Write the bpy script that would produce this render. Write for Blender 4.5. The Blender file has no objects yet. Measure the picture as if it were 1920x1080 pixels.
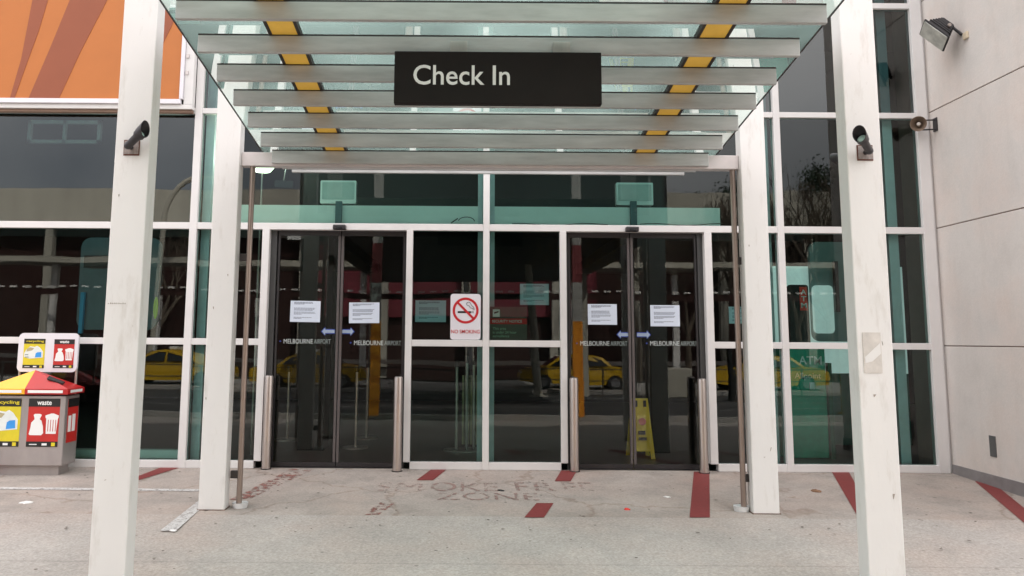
import bpy, bmesh, math, random
from mathutils import Vector, Matrix
random.seed(7)
scn = bpy.context.scene
COL = scn.collection

# ------------------------------------------------------------------ camera
CAM = Vector((0.0, -8.15, 1.271)); TH = math.radians(7.16); RO = math.radians(0.4); FPX = 1500.0
Fv = Vector((0, math.cos(TH), math.sin(TH))); U0 = Vector((0, -math.sin(TH), math.cos(TH))); R0 = Vector((1, 0, 0))
Rv = math.cos(RO)*R0 + math.sin(RO)*U0; Uv = -math.sin(RO)*R0 + math.cos(RO)*U0
cd = bpy.data.cameras.new('camera'); cam = bpy.data.objects.new('camera', cd); COL.objects.link(cam)
cam.matrix_world = Matrix(((Rv.x, Uv.x, -Fv.x, CAM.x), (Rv.y, Uv.y, -Fv.y, CAM.y), (Rv.z, Uv.z, -Fv.z, CAM.z), (0, 0, 0, 1)))
cd.sensor_width = 36; cd.lens = FPX/1920*36; cd.shift_x = 80/1920; cd.shift_y = -91/1920
cd.clip_start = 0.05; cd.clip_end = 2000
scn.camera = cam

# ------------------------------------------------------------------ sky, sun, exposure
SUN_EL = math.radians(45); SUN_DIR = Vector((0.5, 0.86, 0)).normalized()
w = bpy.data.worlds.new('World'); scn.world = w; w.use_nodes = True
nt = w.node_tree; nt.nodes.clear(); N = nt.nodes.new; L = nt.links.new
out = N('ShaderNodeOutputWorld'); sky = N('ShaderNodeTexSky'); sky.sky_type = 'NISHITA'; sky.sun_disc = False
sky.sun_elevation = SUN_EL; sky.sun_rotation = math.atan2(SUN_DIR.x, SUN_DIR.y)
bg1 = N('ShaderNodeBackground'); bg1.inputs['Strength'].default_value = 0.12; L(sky.outputs[0], bg1.inputs['Color'])
tc = N('ShaderNodeTexCoord'); nz = N('ShaderNodeTexNoise'); nz.inputs['Scale'].default_value = 1.6; nz.inputs['Detail'].default_value = 5
L(tc.outputs['Generated'], nz.inputs['Vector'])
cr = N('ShaderNodeValToRGB'); cr.color_ramp.elements[0].position = 0.35; cr.color_ramp.elements[0].color = (0.19, 0.19, 0.20, 1)
cr.color_ramp.elements[1].position = 0.68; cr.color_ramp.elements[1].color = (0.655, 0.62, 0.60, 1)
L(nz.outputs['Fac'], cr.inputs['Fac'])
bg2 = N('ShaderNodeBackground'); L(cr.outputs['Color'], bg2.inputs['Color'])
sp = N('ShaderNodeSeparateXYZ'); L(tc.outputs['Generated'], sp.inputs[0])          # an overcast sky is brightest overhead
mr = N('ShaderNodeMapRange'); mr.inputs[1].default_value = 0.1; mr.inputs[2].default_value = 0.8; mr.inputs[3].default_value = 0.75; mr.inputs[4].default_value = 3.0
L(sp.outputs[2], mr.inputs[0]); L(mr.outputs[0], bg2.inputs['Strength'])
mx = N('ShaderNodeMixShader'); mx.inputs[0].default_value = 0.87; L(bg1.outputs[0], mx.inputs[1]); L(bg2.outputs[0], mx.inputs[2]); L(mx.outputs[0], out.inputs[0])
sd = bpy.data.lights.new('sun', 'SUN'); sd.energy = 3.0; sd.angle = math.radians(1.5); sd.color = (1, 0.95, 0.88)
so = bpy.data.objects.new('sun', sd); COL.objects.link(so)
sv = Vector((SUN_DIR.x*math.cos(SUN_EL), SUN_DIR.y*math.cos(SUN_EL), math.sin(SUN_EL)))
so.rotation_euler = (-sv).to_track_quat('-Z', 'Y').to_euler(); so.location = (10, 20, 30)
scn.view_settings.view_transform = 'Standard'; scn.view_settings.look = 'None'; scn.view_settings.exposure = 1.87; scn.view_settings.gamma = 1

SL = 0.035                     # the forecourt falls gently away from the building
def gz(y): return SL*y if y > -9.4 else SL*-9.4 - 0.12 + 0.0267*(y + 9.4)
def ray(x, y): return Fv + (x-880)/FPX*Rv - (y-449)/FPX*Uv
def P(x, y, Y):                # a survey point of the photograph on the plane at depth Y
    d = ray(x, y); return CAM + d*((Y - CAM.y)/d.y)
def G(x, y, dz=0.0):
    d = ray(x, y); t = (SL*CAM.y - CAM.z)/(d.z - SL*d.y); p = CAM + d*t; p.z += dz; return p
def RP(x, y, K):               # a point across the road, read from its mirror image in the glass
    p = P(x, y, K); return Vector((p.x, -K, p.z))

# ------------------------------------------------------------------ materials
MATS = {}
def s2l(c):
    return tuple(((v/255)/12.92 if v/255 <= 0.04045 else ((v/255+0.055)/1.055)**2.4) for v in c)
def mat(name, col, rough=0.6, metal=0.0, var=0.12, scale=6.0, bump=0.0, bscale=40.0, spec=0.5, emit=0.0, stretch=None, alpha=None):
    """plain surface with a little uneven colour, gloss and relief"""
    if name in MATS: return MATS[name]
    m = bpy.data.materials.new(name); m.use_nodes = True; t = m.node_tree; n = t.nodes; l = t.links
    b = n['Principled BSDF']; b.inputs['Roughness'].default_value = rough; b.inputs['Metallic'].default_value = metal
    b.inputs['Specular IOR Level'].default_value = spec
    tc = n.new('ShaderNodeTexCoord'); mp = n.new('ShaderNodeMapping'); l.new(tc.outputs['Object'], mp.inputs[0])
    if stretch: mp.inputs['Scale'].default_value = stretch
    nz = n.new('ShaderNodeTexNoise'); nz.inputs['Scale'].default_value = scale; nz.inputs['Detail'].default_value = 6; nz.inputs['Roughness'].default_value = 0.6
    l.new(mp.outputs[0], nz.inputs['Vector'])
    r = n.new('ShaderNodeValToRGB'); r.color_ramp.elements[0].position = 0.3; r.color_ramp.elements[1].position = 0.7
    r.color_ramp.elements[0].color = tuple(max(0, c*(1-var)) for c in col) + (1,)
    r.color_ramp.elements[1].color = tuple(min(1, c*(1+var*0.6)) for c in col) + (1,)
    l.new(nz.outputs['Fac'], r.inputs[0]); l.new(r.outputs[0], b.inputs['Base Color'])
    if bump:
        n2 = n.new('ShaderNodeTexNoise'); n2.inputs['Scale'].default_value = bscale; n2.inputs['Detail'].default_value = 4; l.new(mp.outputs[0], n2.inputs['Vector'])
        bp = n.new('ShaderNodeBump'); bp.inputs['Strength'].default_value = bump; bp.inputs['Distance'].default_value = 0.01
        l.new(n2.outputs['Fac'], bp.inputs['Height']); l.new(bp.outputs[0], b.inputs['Normal'])
    if emit:
        b.inputs['Emission Color'].default_value = tuple(col) + (1,); b.inputs['Emission Strength'].default_value = emit
    MATS[name] = m; return m

def glass(name, tint, refl=2.0, rough=0.0, wav=0.02, dirt=0.0):
    if name in MATS: return MATS[name]
    m = bpy.data.materials.new(name); m.use_nodes = True; t = m.node_tree; n = t.nodes; l = t.links; n.clear()
    o = n.new('ShaderNodeOutputMaterial'); tr = n.new('ShaderNodeBsdfTransparent'); tr.inputs[0].default_value = tuple(tint) + (1,)
    gl = n.new('ShaderNodeBsdfGlossy'); gl.inputs['Roughness'].default_value = rough; gl.inputs['Color'].default_value = (0.97, 1, 0.98, 1)
    fr = n.new('ShaderNodeFresnel'); fr.inputs[0].default_value = 1.5
    geo = n.new('ShaderNodeNewGeometry')
    # same gloss from either side of the thin pane
    ml = n.new('ShaderNodeMath'); ml.operation = 'MULTIPLY'; ml.inputs[1].default_value = refl; ml.use_clamp = True
    lw = n.new('ShaderNodeLayerWeight'); lw.inputs[0].default_value = 0.1
    l.new(lw.outputs['Fresnel'], ml.inputs[0])
    lw.inputs['Blend'].default_value = 0.345
    tc = n.new('ShaderNodeTexCoord'); nz = n.new('ShaderNodeTexNoise'); nz.inputs['Scale'].default_value = 1.3; nz.inputs['Detail'].default_value = 1
    l.new(tc.outputs['Object'], nz.inputs['Vector'])
    bp = n.new('ShaderNodeBump'); bp.inputs['Strength'].default_value = wav; bp.inputs['Distance'].default_value = 0.05; l.new(nz.outputs['Fac'], bp.inputs['Height'])
    l.new(bp.outputs[0], gl.inputs['Normal'])
    mx = n.new('ShaderNodeMixShader'); l.new(ml.outputs[0], mx.inputs[0]); l.new(tr.outputs[0], mx.inputs[1]); l.new(gl.outputs[0], mx.inputs[2])
    last = mx
    if dirt:
        df = n.new('ShaderNodeBsdfTranslucent'); df.inputs[0].default_value = (0.55, 0.75, 0.68, 1)  # translucent patches stand for both dirt and reflections on the roof glass
        n3 = n.new('ShaderNodeTexNoise'); n3.inputs['Scale'].default_value = 1.1; n3.inputs['Detail'].default_value = 2; l.new(tc.outputs['Object'], n3.inputs['Vector'])
        r3 = n.new('ShaderNodeMapRange'); r3.inputs[1].default_value = 0.35; r3.inputs[2].default_value = 0.75; r3.inputs[3].default_value = dirt*0.3; r3.inputs[4].default_value = dirt
        l.new(n3.outputs['Fac'], r3.inputs[0])
        m2 = n.new('ShaderNodeMixShader'); l.new(r3.outputs[0], m2.inputs[0]); l.new(mx.outputs[0], m2.inputs[1]); l.new(df.outputs[0], m2.inputs[2]); last = m2
    l.new(last.outputs[0], o.inputs[0]); MATS[name] = m; return m

def concrete(name, c1, c2, speck, sp_scale, stain, joints=None, crack=0.0):
    m = bpy.data.materials.new(name); m.use_nodes = True; t = m.node_tree; n = t.nodes; l = t.links; b = n['Principled BSDF']; b.inputs['Roughness'].default_value = 0.85
    tc = n.new('ShaderNodeTexCoord')
    def noise(s, d=6, rg=0.6):
        z = n.new('ShaderNodeTexNoise'); z.inputs['Scale'].default_value = s; z.inputs['Detail'].default_value = d; z.inputs['Roughness'].default_value = rg; l.new(tc.outputs['Object'], z.inputs['Vector']); return z
    def ramp(src, p0, p1, a, c):
        r = n.new('ShaderNodeValToRGB'); r.color_ramp.elements[0].position = p0; r.color_ramp.elements[1].position = p1
        r.color_ramp.elements[0].color = a; r.color_ramp.elements[1].color = c; l.new(src, r.inputs[0]); return r
    def mul(a, c, f=1.0, mode='MULTIPLY'):
        x = n.new('ShaderNodeMix'); x.data_type = 'RGBA'; x.blend_type = mode; x.inputs[0].default_value = f; l.new(a, x.inputs[6]); l.new(c, x.inputs[7]); return x.outputs[2]
    base = ramp(noise(0.9).outputs['Fac'], 0.3, 0.7, tuple(c1)+(1,), tuple(c2)+(1,)).outputs[0]
    sp = ramp(noise(sp_scale, 3, 0.7).outputs['Fac'], 0.36, 0.64, (1-speck,)*3+(1,), (1+speck*0.5,)*3+(1,)).outputs[0]
    base = mul(base, sp)
    vo = n.new('ShaderNodeTexVoronoi'); vo.inputs['Scale'].default_value = sp_scale*0.9; l.new(tc.outputs['Object'], vo.inputs['Vector'])
    vr = ramp(vo.outputs['Color'], 0.1, 0.9, (1-speck*0.8,)*3+(1,), (1+speck*0.4,)*3+(1,)).outputs[0]
    base = mul(base, vr, 0.7)
    st = ramp(noise(2.6, 8, 0.65).outputs['Fac'], 0.36, 0.56, (1-stain, 1-stain*1.02, 1-stain*1.05, 1), (1, 1, 1, 1)).outputs[0]
    base = mul(base, st)
    pk = ramp(noise(1.3, 5, 0.6).outputs['Fac'], 0.45, 0.68, (1, 1, 1, 1), (1.0, 0.93, 0.90, 1)).outputs[0]
    base = mul(base, pk)
    if crack:
        wz = noise(1.7, 4); mm = n.new('ShaderNodeMix'); mm.data_type = 'VECTOR'; mm.inputs[0].default_value = 0.35; l.new(tc.outputs['Object'], mm.inputs[4]); l.new(wz.outputs['Color'], mm.inputs[5])
        v2 = n.new('ShaderNodeTexVoronoi'); v2.feature = 'DISTANCE_TO_EDGE'; v2.inputs['Scale'].default_value = 0.9; l.new(mm.outputs[1], v2.inputs['Vector'])
        c2_ = ramp(v2.outputs['Distance'], 0.0, 0.012, (1-crack, 1-crack*1.3, 1-crack*1.5, 1), (1, 1, 1, 1)).outputs[0]; base = mul(base, c2_)
    if joints:
        sx = n.new('ShaderNodeSeparateXYZ'); l.new(tc.outputs['Object'], sx.inputs[0])
        for ax, pos, wd, dk in joints:
            a = n.new('ShaderNodeMath'); a.operation = 'SUBTRACT'; l.new(sx.outputs[ax], a.inputs[0]); a.inputs[1].default_value = pos
            c = n.new('ShaderNodeMath'); c.operation = 'ABSOLUTE'; l.new(a.outputs[0], c.inputs[0])
            r = ramp(c.outputs[0], wd*0.4, wd, (1-dk,)*3+(1,), (1, 1, 1, 1)).outputs[0]; base = mul(base, r)
    if speck > 0.1:
        v3 = n.new('ShaderNodeTexVoronoi'); v3.inputs['Scale'].default_value = 3.3; l.new(tc.outputs['Object'], v3.inputs['Vector'])
        base = mul(base, ramp(v3.outputs['Distance'], 0.035, 0.06, (0.55, 0.53, 0.52, 1), (1, 1, 1, 1)).outputs[0])
    l.new(base, b.inputs['Base Color'])
    bp = n.new('ShaderNodeBump'); bp.inputs['Strength'].default_value = 0.35; bp.inputs['Distance'].default_value = 0.004; l.new(noise(sp_scale*0.8, 4).outputs['Fac'], bp.inputs['Height']); l.new(bp.outputs[0], b.inputs['Normal'])
    MATS[name] = m; return m

def worn(name, col, keep, scale=14, rough=0.7):
    """old floor paint, flaked away where the noise is low"""
    m = bpy.data.materials.new(name); m.use_nodes = True; t = m.node_tree; n = t.nodes; l = t.links; b = n['Principled BSDF']; b.inputs['Roughness'].default_value = rough
    tc = n.new('ShaderNodeTexCoord'); z = n.new('ShaderNodeTexNoise'); z.inputs['Scale'].default_value = scale; z.inputs['Detail'].default_value = 8; z.inputs['Roughness'].default_value = 0.7; l.new(tc.outputs['Object'], z.inputs['Vector'])
    z2 = n.new('ShaderNodeTexNoise'); z2.inputs['Scale'].default_value = 30; z2.inputs['Detail'].default_value = 5; l.new(tc.outputs['Object'], z2.inputs['Vector'])
    r = n.new('ShaderNodeValToRGB'); r.color_ramp.elements[0].color = tuple(c*0.75 for c in col)+(1,); r.color_ramp.elements[1].color = tuple(min(1, c*1.25) for c in col)+(1,); l.new(z2.outputs['Fac'], r.inputs[0]); l.new(r.outputs[0], b.inputs['Base Color'])
    mr = n.new('ShaderNodeMapRange'); mr.inputs[1].default_value = 0.62-keep*0.4; mr.inputs[2].default_value = 0.68-keep*0.4; l.new(z.outputs['Fac'], mr.inputs[0])
    l.new(mr.outputs[0], b.inputs['Alpha']); MATS[name] = m; return m

M_white = mat('white_paint', (0.74, 0.72, 0.70), 0.45, var=0.06, scale=1.6, bump=0.05, bscale=60, stretch=(1, 1, 0.35))
def add_dirt(m, col, scale, lo, hi, amt, stretch):
    t = m.node_tree; n = t.nodes; l = t.links; b = n['Principled BSDF']; src = b.inputs['Base Color'].links[0].from_socket
    tc = n.new('ShaderNodeTexCoord'); mp = n.new('ShaderNodeMapping'); mp.inputs['Scale'].default_value = stretch; l.new(tc.outputs['Object'], mp.inputs[0])
    z = n.new('ShaderNodeTexNoise'); z.inputs['Scale'].default_value = scale; z.inputs['Detail'].default_value = 9; z.inputs['Roughness'].default_value = 0.68; l.new(mp.outputs[0], z.inputs['Vector'])
    mr = n.new('ShaderNodeMapRange'); mr.inputs[1].default_value = lo; mr.inputs[2].default_value = hi; mr.inputs[4].default_value = amt; l.new(z.outputs['Fac'], mr.inputs[0])
    x = n.new('ShaderNodeMix'); x.data_type = 'RGBA'; l.new(mr.outputs[0], x.inputs[0]); l.new(src, x.inputs[6]); x.inputs[7].default_value = tuple(col)+(1,); l.new(x.outputs[2], b.inputs['Base Color'])
add_dirt(M_white, (0.42, 0.37, 0.31), 5, 0.55, 0.75, 0.45, (2, 2, 0.5)); add_dirt(M_white, (0.25, 0.2, 0.16), 26, 0.68, 0.74, 0.5, (1, 1, 0.6))
M_alu = mat('white_aluminium', (0.69, 0.67, 0.66), 0.4, var=0.05, scale=3)
M_slat = mat('brushed_aluminium', (0.50, 0.495, 0.485), 0.45, metal=0.35, var=0.22, scale=2.2, stretch=(1, 8, 6), bump=0.03)
M_header = mat('gutter_steel', (0.62, 0.57, 0.56), 0.45, metal=0.2, var=0.1, scale=4)
M_steel = mat('stainless_steel', (0.56, 0.50, 0.47), 0.28, metal=0.9, var=0.12, scale=5, stretch=(4, 4, 0.4))
M_pipe = mat('downpipe_steel', (0.34, 0.27, 0.235), 0.3, metal=0.75, var=0.15, scale=5, stretch=(3, 3, 0.5))
M_yellow = mat('yellow_paint', (0.95, 0.58, 0.09), 0.5, var=0.12, scale=5)
M_dark = mat('dark_gasket', (0.03, 0.022, 0.02), 0.6)
M_brown = mat('dark_brown_panel', (0.010, 0.006, 0.005), 0.6, var=0.25, scale=4, spec=0.25)
M_black = mat('black_metal', (0.025, 0.022, 0.024), 0.38, var=0.2)
M_lamp = mat('lamp_black', (0.03, 0.026, 0.03), 0.45, var=0.3, scale=20)
M_lens = mat('lamp_lens', (0.45, 0.6, 0.55), 0.15)
M_textw = mat('white_lettering', (0.8, 0.8, 0.78), 0.5, var=0.02)
M_paper = mat('white_paper', (0.62, 0.68, 0.78), 0.7, var=0.04)
M_ink = mat('print_ink', (0.16, 0.18, 0.24), 0.7)
M_signwhite = mat('sign_white', (0.72, 0.70, 0.74), 0.35, var=0.03)
M_red = mat('sign_red', (0.52, 0.012, 0.02), 0.4, var=0.1)
M_blacksign = mat('sign_black', (0.012, 0.012, 0.012), 0.4)
M_blue = mat('sign_blue', (0.03, 0.06, 0.32), 0.45)
M_frost = mat('etched_letters', (0.5, 0.54, 0.53), 0.6)
M_frost2 = mat('faint_etched_letters', (0.24, 0.28, 0.27), 0.6)
M_orange = mat('billboard_orange', s2l((182, 108, 50)), 0.6, var=0.05, scale=3)
M_ray = mat('billboard_rust', s2l((142, 76, 48)), 0.6, var=0.06, scale=4)
M_rust = mat('rusty_plate', (0.30, 0.25, 0.23), 0.6, var=0.5, scale=28)
M_rustedge = mat('rust_edge', (0.12, 0.03, 0.015), 0.8, var=0.4, scale=40)
M_binsteel = mat('bin_steel', (0.37, 0.335, 0.325), 0.42, metal=0.5, var=0.2, scale=3, stretch=(1, 1, 0.4))
M_binyel = mat('bin_yellow', (0.85, 0.42, 0.02), 0.35, var=0.05)
M_binred = mat('bin_red', (0.42, 0.012, 0.012), 0.4, var=0.1)
M_postyel = mat('poster_yellow', (0.66, 0.54, 0.02), 0.45)
M_postred = mat('poster_red', (0.50, 0.02, 0.015), 0.45)
M_horn = mat('horn_beige', (0.27, 0.19, 0.14), 0.5, var=0.25, scale=12)
M_wall = None
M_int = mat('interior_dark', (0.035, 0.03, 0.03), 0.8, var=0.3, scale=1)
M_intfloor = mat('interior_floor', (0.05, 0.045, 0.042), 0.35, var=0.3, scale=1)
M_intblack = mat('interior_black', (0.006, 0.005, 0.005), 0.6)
M_intwhite = mat('interior_white', (0.80, 0.82, 0.80), 0.6, var=0.08, scale=2)
M_intgrey = mat('interior_grey', (0.26, 0.34, 0.34), 0.6, var=0.1, scale=2)
M_green = mat('machine_green', (0.0, 0.32, 0.21), 0.4, var=0.2)
M_wetyel = mat('wet_sign_yellow', (0.85, 0.72, 0.04), 0.4, var=0.08)
M_taxi = mat('taxi_yellow', (0.58, 0.35, 0.014), 0.25, var=0.05)
M_carglass = mat('car_glass', (0.01, 0.012, 0.014), 0.08)
M_tyre = mat('tyre', (0.015, 0.015, 0.015), 0.8)
M_rim = mat('rim', (0.45, 0.45, 0.47), 0.3, metal=0.8)
M_far = mat('far_concrete', (0.50, 0.47, 0.40), 0.85, var=0.2, scale=0.6, stretch=(1, 1, 0.3))
M_fardark = mat('far_dark', (0.045, 0.016, 0.013), 0.9, var=0.3)
M_maroon = mat('far_maroon', (0.20, 0.03, 0.045), 0.8, var=0.25, scale=0.4)
M_bark = mat('bark', (0.13, 0.10, 0.075), 0.9, var=0.3, scale=6)
M_leaf = mat('evergreen_leaf', (0.03, 0.05, 0.025), 0.7, var=0.4, scale=3)
M_polered = mat('pole_red', (0.22, 0.04, 0.045), 0.6); M_polewhite = mat('pole_white', (0.42, 0.41, 0.39), 0.6)
M_poleor = mat('pole_orange', (0.95, 0.34, 0.02), 0.5, var=0.08)
G_tint = glass('green_tinted_glass', (0.58, 0.86, 0.81), 1.15)
G_upper = glass('upper_tinted_glass', (0.30, 0.50, 0.50), 1.9)
G_door = glass('door_glass', (0.88, 0.88, 0.84), 1.1)
G_roof = glass('roof_glass', (0.47, 0.69, 0.64), 1.0, rough=0.0, wav=0.02, dirt=0.4)
M_forecourt = concrete('forecourt_concrete', (0.355, 0.32, 0.292), (0.425, 0.387, 0.355), 0.19, 60, 0.10, joints=[(1, -2.93, 0.012, 0.16)])
M_apron = concrete('apron_concrete', (0.325, 0.283, 0.252), (0.405, 0.358, 0.322), 0.14, 60, 0.20, crack=0.22)
M_wall = concrete('precast_wall', (0.62, 0.58, 0.55), (0.67, 0.63, 0.595), 0.03, 60, 0.06)
add_dirt(M_wall, (0.38, 0.33, 0.29), 3.0, 0.5, 0.8, 0.22, (1.5, 1.5, 0.35)); add_dirt(M_wall, (0.40, 0.34, 0.29), 0.8, 0.52, 0.7, 0.25, (1, 1, 1))
M_asphalt = concrete('asphalt', (0.042, 0.041, 0.041), (0.065, 0.062, 0.06), 0.2, 30, 0.15)
M_pave = concrete('pale_pavement', (0.34, 0.33, 0.31), (0.42, 0.40, 0.38), 0.15, 30, 0.1)
M_redline = worn('red_floor_paint', (0.18, 0.028, 0.026), 0.82, 16)
M_redworn = worn('worn_red_floor_paint', (0.24, 0.10, 0.082), 0.28, 12)
M_redfaint = worn('faded_stencil_paint', (0.27, 0.175, 0.152), 0.36, 20)
M_whiteworn = worn('worn_white_paint', (0.50, 0.48, 0.465), 0.55, 40)

# ------------------------------------------------------------------ mesh building
class MB:
    def __init__(s): s.bm = bmesh.new()
    def box(s, x0, x1, y0, y1, z0, z1, bev=0.0):
        b = bmesh.new(); bmesh.ops.create_cube(b, size=1)
        for v in b.verts: v.co = Vector(((x0+x1)/2 + v.co.x*(x1-x0), (y0+y1)/2 + v.co.y*(y1-y0), (z0+z1)/2 + v.co.z*(z1-z0)))
        if bev: bmesh.ops.bevel(b, geom=b.edges[:], offset=bev, segments=2, affect='EDGES', profile=0.5)
        s.add(b); return s
    def add(s, b, M=None):
        if M is not None: b.transform(M)
        me = bpy.data.meshes.new('t'); b.to_mesh(me); s.bm.from_mesh(me); bpy.data.meshes.remove(me); b.free(); return s
    def tube(s, p0, p1, r0, r1=None, n=16, caps=True):
        r1 = r0 if r1 is None else r1; p0 = Vector(p0); p1 = Vector(p1); d = p1-p0
        b = bmesh.new(); bmesh.ops.create_cone(b, cap_ends=caps, segments=n, radius1=r0, radius2=r1, depth=d.length)
        M = Matrix.Translation((p0+p1)/2) @ d.to_track_quat('Z', 'Y').to_matrix().to_4x4(); return s.add(b, M)
    def path(s, pts, r, n=10):
        for a, c in zip(pts[:-1], pts[1:]): s.tube(a, c, r, r, n)
        return s
    def sphere(s, c, r, sc=(1, 1, 1), n=16):
        b = bmesh.new(); bmesh.ops.create_uvsphere(b, u_segments=n, v_segments=n//2, radius=r)
        return s.add(b, Matrix.Translation(c) @ Matrix.Diagonal((*sc, 1)))
    def prism(s, pts, axis_vec):       # closed outline (3-D points) pushed along a vector
        b = bmesh.new(); a = [b.verts.new(p) for p in pts]; c = [b.verts.new(Vector(p)+Vector(axis_vec)) for p in pts]; n = len(pts)
        b.faces.new(a); b.faces.new(c[::-1])
        for i in range(n): b.faces.new((a[i], c[i], c[(i+1) % n], a[(i+1) % n]))
        bmesh.ops.recalc_face_normals(b, faces=b.faces[:]); return s.add(b)
    def quad(s, pts):
        f = [s.bm.verts.new(p) for p in pts]; s.bm.faces.new(f); return s
    def lathe(s, prof, M=None, n=24):
        b = bmesh.new(); rings = []
        for r, z in prof: rings.append([b.verts.new((r*math.cos(2*math.pi*i/n), r*math.sin(2*math.pi*i/n), z)) for i in range(n)])
        for A, B in zip(rings[:-1], rings[1:]):
            for i in range(n): b.faces.new((A[i], A[(i+1) % n], B[(i+1) % n], B[i]))
        return s.add(b, M)
    def build(s, name, m, parent=None, smooth=False, origin=None):
        me = bpy.data.meshes.new(name); s.bm.to_mesh(me); s.bm.free(); me.materials.append(m)
        if smooth:
            for p in me.polygons: p.use_smooth = True
            try: me.set_sharp_from_angle(angle=math.radians(35))
            except Exception: pass
        o = bpy.data.objects.new(name, me); COL.objects.link(o)
        if parent is not None:
            o.parent = parent; pl = parent.location
            base = world_loc(parent)
            me.transform(Matrix.Translation(-base))
        elif origin is not None:
            me.transform(Matrix.Translation(-Vector(origin))); o.location = origin
        return o
def world_loc(o):
    v = Vector((0, 0, 0))
    while o is not None: v += o.location; o = o.parent
    return v
def tag(o, label=None, cat=None, group=None, kind=None):
    if label: o['label'] = label
    if cat: o['category'] = cat
    if group: o['group'] = group
    if kind: o['kind'] = kind
    return o
def thing(name, loc, label, cat, group=None):
    o = bpy.data.objects.new(name, None); COL.objects.link(o); o.location = loc; o.empty_display_size = 0.1
    return tag(o, label, cat, group)
def copy_thing(o, loc, label=None, rotz=None, parent=None):
    c = o.copy(); COL.objects.link(c); c.location = loc
    if rotz is not None: c.rotation_euler.z = rotz
    if label: c['label'] = label
    for ch in o.children:
        d = ch.copy(); COL.objects.link(d); d.parent = c
        for g in ch.children:
            e = g.copy(); COL.objects.link(e); e.parent = d
    return c
def struct(o): o['kind'] = 'structure'; return o
def rrect(x0, x1, z0, z1, r, n=6):
    pts = []
    for cx, cz, a0 in ((x1-r, z1-r, 0), (x0+r, z1-r, 90), (x0+r, z0+r, 180), (x1-r, z0+r, 270)):
        for i in range(n+1):
            a = math.radians(a0 + 90*i/n); pts.append((cx+r*math.cos(a), cz+r*math.sin(a)))
    return pts
def plate(pts2, y0, y1):     # outline in x,z between depths
    return MB().prism([(x, y0, z) for x, z in pts2], (0, y1-y0, 0))
def text(s, x0, x1, z0, z1, y, m, name, parent, ext=0.001, bold=0.0, mirror=False, slant=0.0, floor=None):
    cu = bpy.data.curves.new('t', 'FONT'); cu.body = s; cu.size = 1; cu.extrude = ext; cu.offset = bold; cu.resolution_u = 4
    t = bpy.data.objects.new('t', cu); COL.objects.link(t); bpy.context.view_layer.update()
    me = bpy.data.meshes.new_from_object(t.evaluated_get(bpy.context.evaluated_depsgraph_get())); bpy.data.objects.remove(t); bpy.data.curves.remove(cu)
    xs = [v.co.x for v in me.vertices]; ys = [v.co.y for v in me.vertices]; a, b, c, d = min(xs), max(xs), min(ys), max(ys)
    for v in me.vertices:
        u = (v.co.x-a)/(b-a); q = (v.co.y-c)/(d-c)
        if mirror: u = 1-u
        if floor: v.co = floor(u, q, v.co.z)
        else: v.co = Vector((x0+u*(x1-x0), y - v.co.z, z0+q*(z1-z0)))
    bm = bmesh.new(); bm.from_mesh(me); bmesh.ops.recalc_face_normals(bm, faces=bm.faces[:]); bpy.data.meshes.remove(me)
    k = MB(); k.bm.free(); k.bm = bm; return k.build(name, m, parent)

# ------------------------------------------------------------------ the setting: ground, road
def sheet(name, m, x0, x1, y0, y1, dz=0.0, flat=None, nx=1, th=0.0):
    z0 = gz(y0) if flat is None else flat; z1 = gz(y1) if flat is None else flat
    k = MB(); k.quad([(x0, y0, z0+dz), (x1, y0, z0+dz), (x1, y1, z1+dz), (x0, y1, z1+dz)]); return struct(k.build(name, m))
sheet('forecourt', M_forecourt, -60, 60, -9.4, -1.83)
sheet('pavement', M_apron, -60, 60, -1.83, 0.0)
k = MB(); k.box(-60, 60, -9.55, -9.4, gz(-9.5)-0.3, SL*-9.4-0.002); struct(k.build('kerb', M_pave))
zf = gz(-60); k = MB(); k.quad([(-300, -9.55, gz(-9.55)), (300, -9.55, gz(-9.55)), (300, -60, zf), (-300, -60, zf)][::-1]); k.quad([(-300, -60, zf), (300, -60, zf), (300, -600, zf), (-300, -600, zf)][::-1])
struct(k.build('road', M_asphalt))
k = MB(); k.box(-80, 80, -31.5, -24.2, gz(-28)-0.4, gz(-24.2)+0.13); struct(k.build('traffic_island', M_pave))
for i, yy in enumerate((-14.3, -17.6, -20.6)):
    k = MB(); k.quad([(-60, yy, gz(yy)+0.006), (60, yy, gz(yy)+0.006), (60, yy-0.13, gz(yy-0.13)+0.006), (-60, yy-0.13, gz(yy-0.13)+0.006)][::-1]); struct(k.build('lane_line', M_whiteworn))
k = MB(); k.box(-7.5, 11, 0.0, 9.0, -0.3, 0.0); struct(k.build('interior_floor', M_intfloor))

# floor paint (surveyed stripes)
def stripe(pts, m, name='floor_stripe'):
    q = [G(x, y, 0.004) for x, y in pts]; k = MB(); k.quad(q)
    bmesh.ops.recalc_face_normals(k.bm, faces=k.bm.faces[:])
    for f in k.bm.faces:
        if f.normal.z < 0: f.normal_flip()
    return struct(k.build(name, m))
stripe([(1560, 886), (1592, 886), (1648, 990), (1618, 986)], M_redline)
stripe([(1828, 903), (1858, 903), (1960, 985), (1925, 985)], M_redline)
stripe([(1301, 885), (1330, 885), (1331, 971), (1293, 971)], M_redline)
stripe([(1052, 883), (1082, 883), (1070, 903), (1040, 903)], M_redline)
stripe([(1006, 944), (1038, 944), (1020, 971), (983, 971)], M_redline)
stripe([(808, 881), (837, 881), (812, 901), (781, 901)], M_redline)
stripe([(302, 877), (338, 877), (240, 907), (222, 907)], M_redline)
stripe([(0, 881), (24, 881), (-30, 901), (-60, 901)], M_redline)
stripe([(545, 880), (590, 880), (470, 935), (430, 938)], M_redworn)
stripe([(712, 943), (742, 943), (710, 966), (680, 966)], M_redworn)
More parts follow.
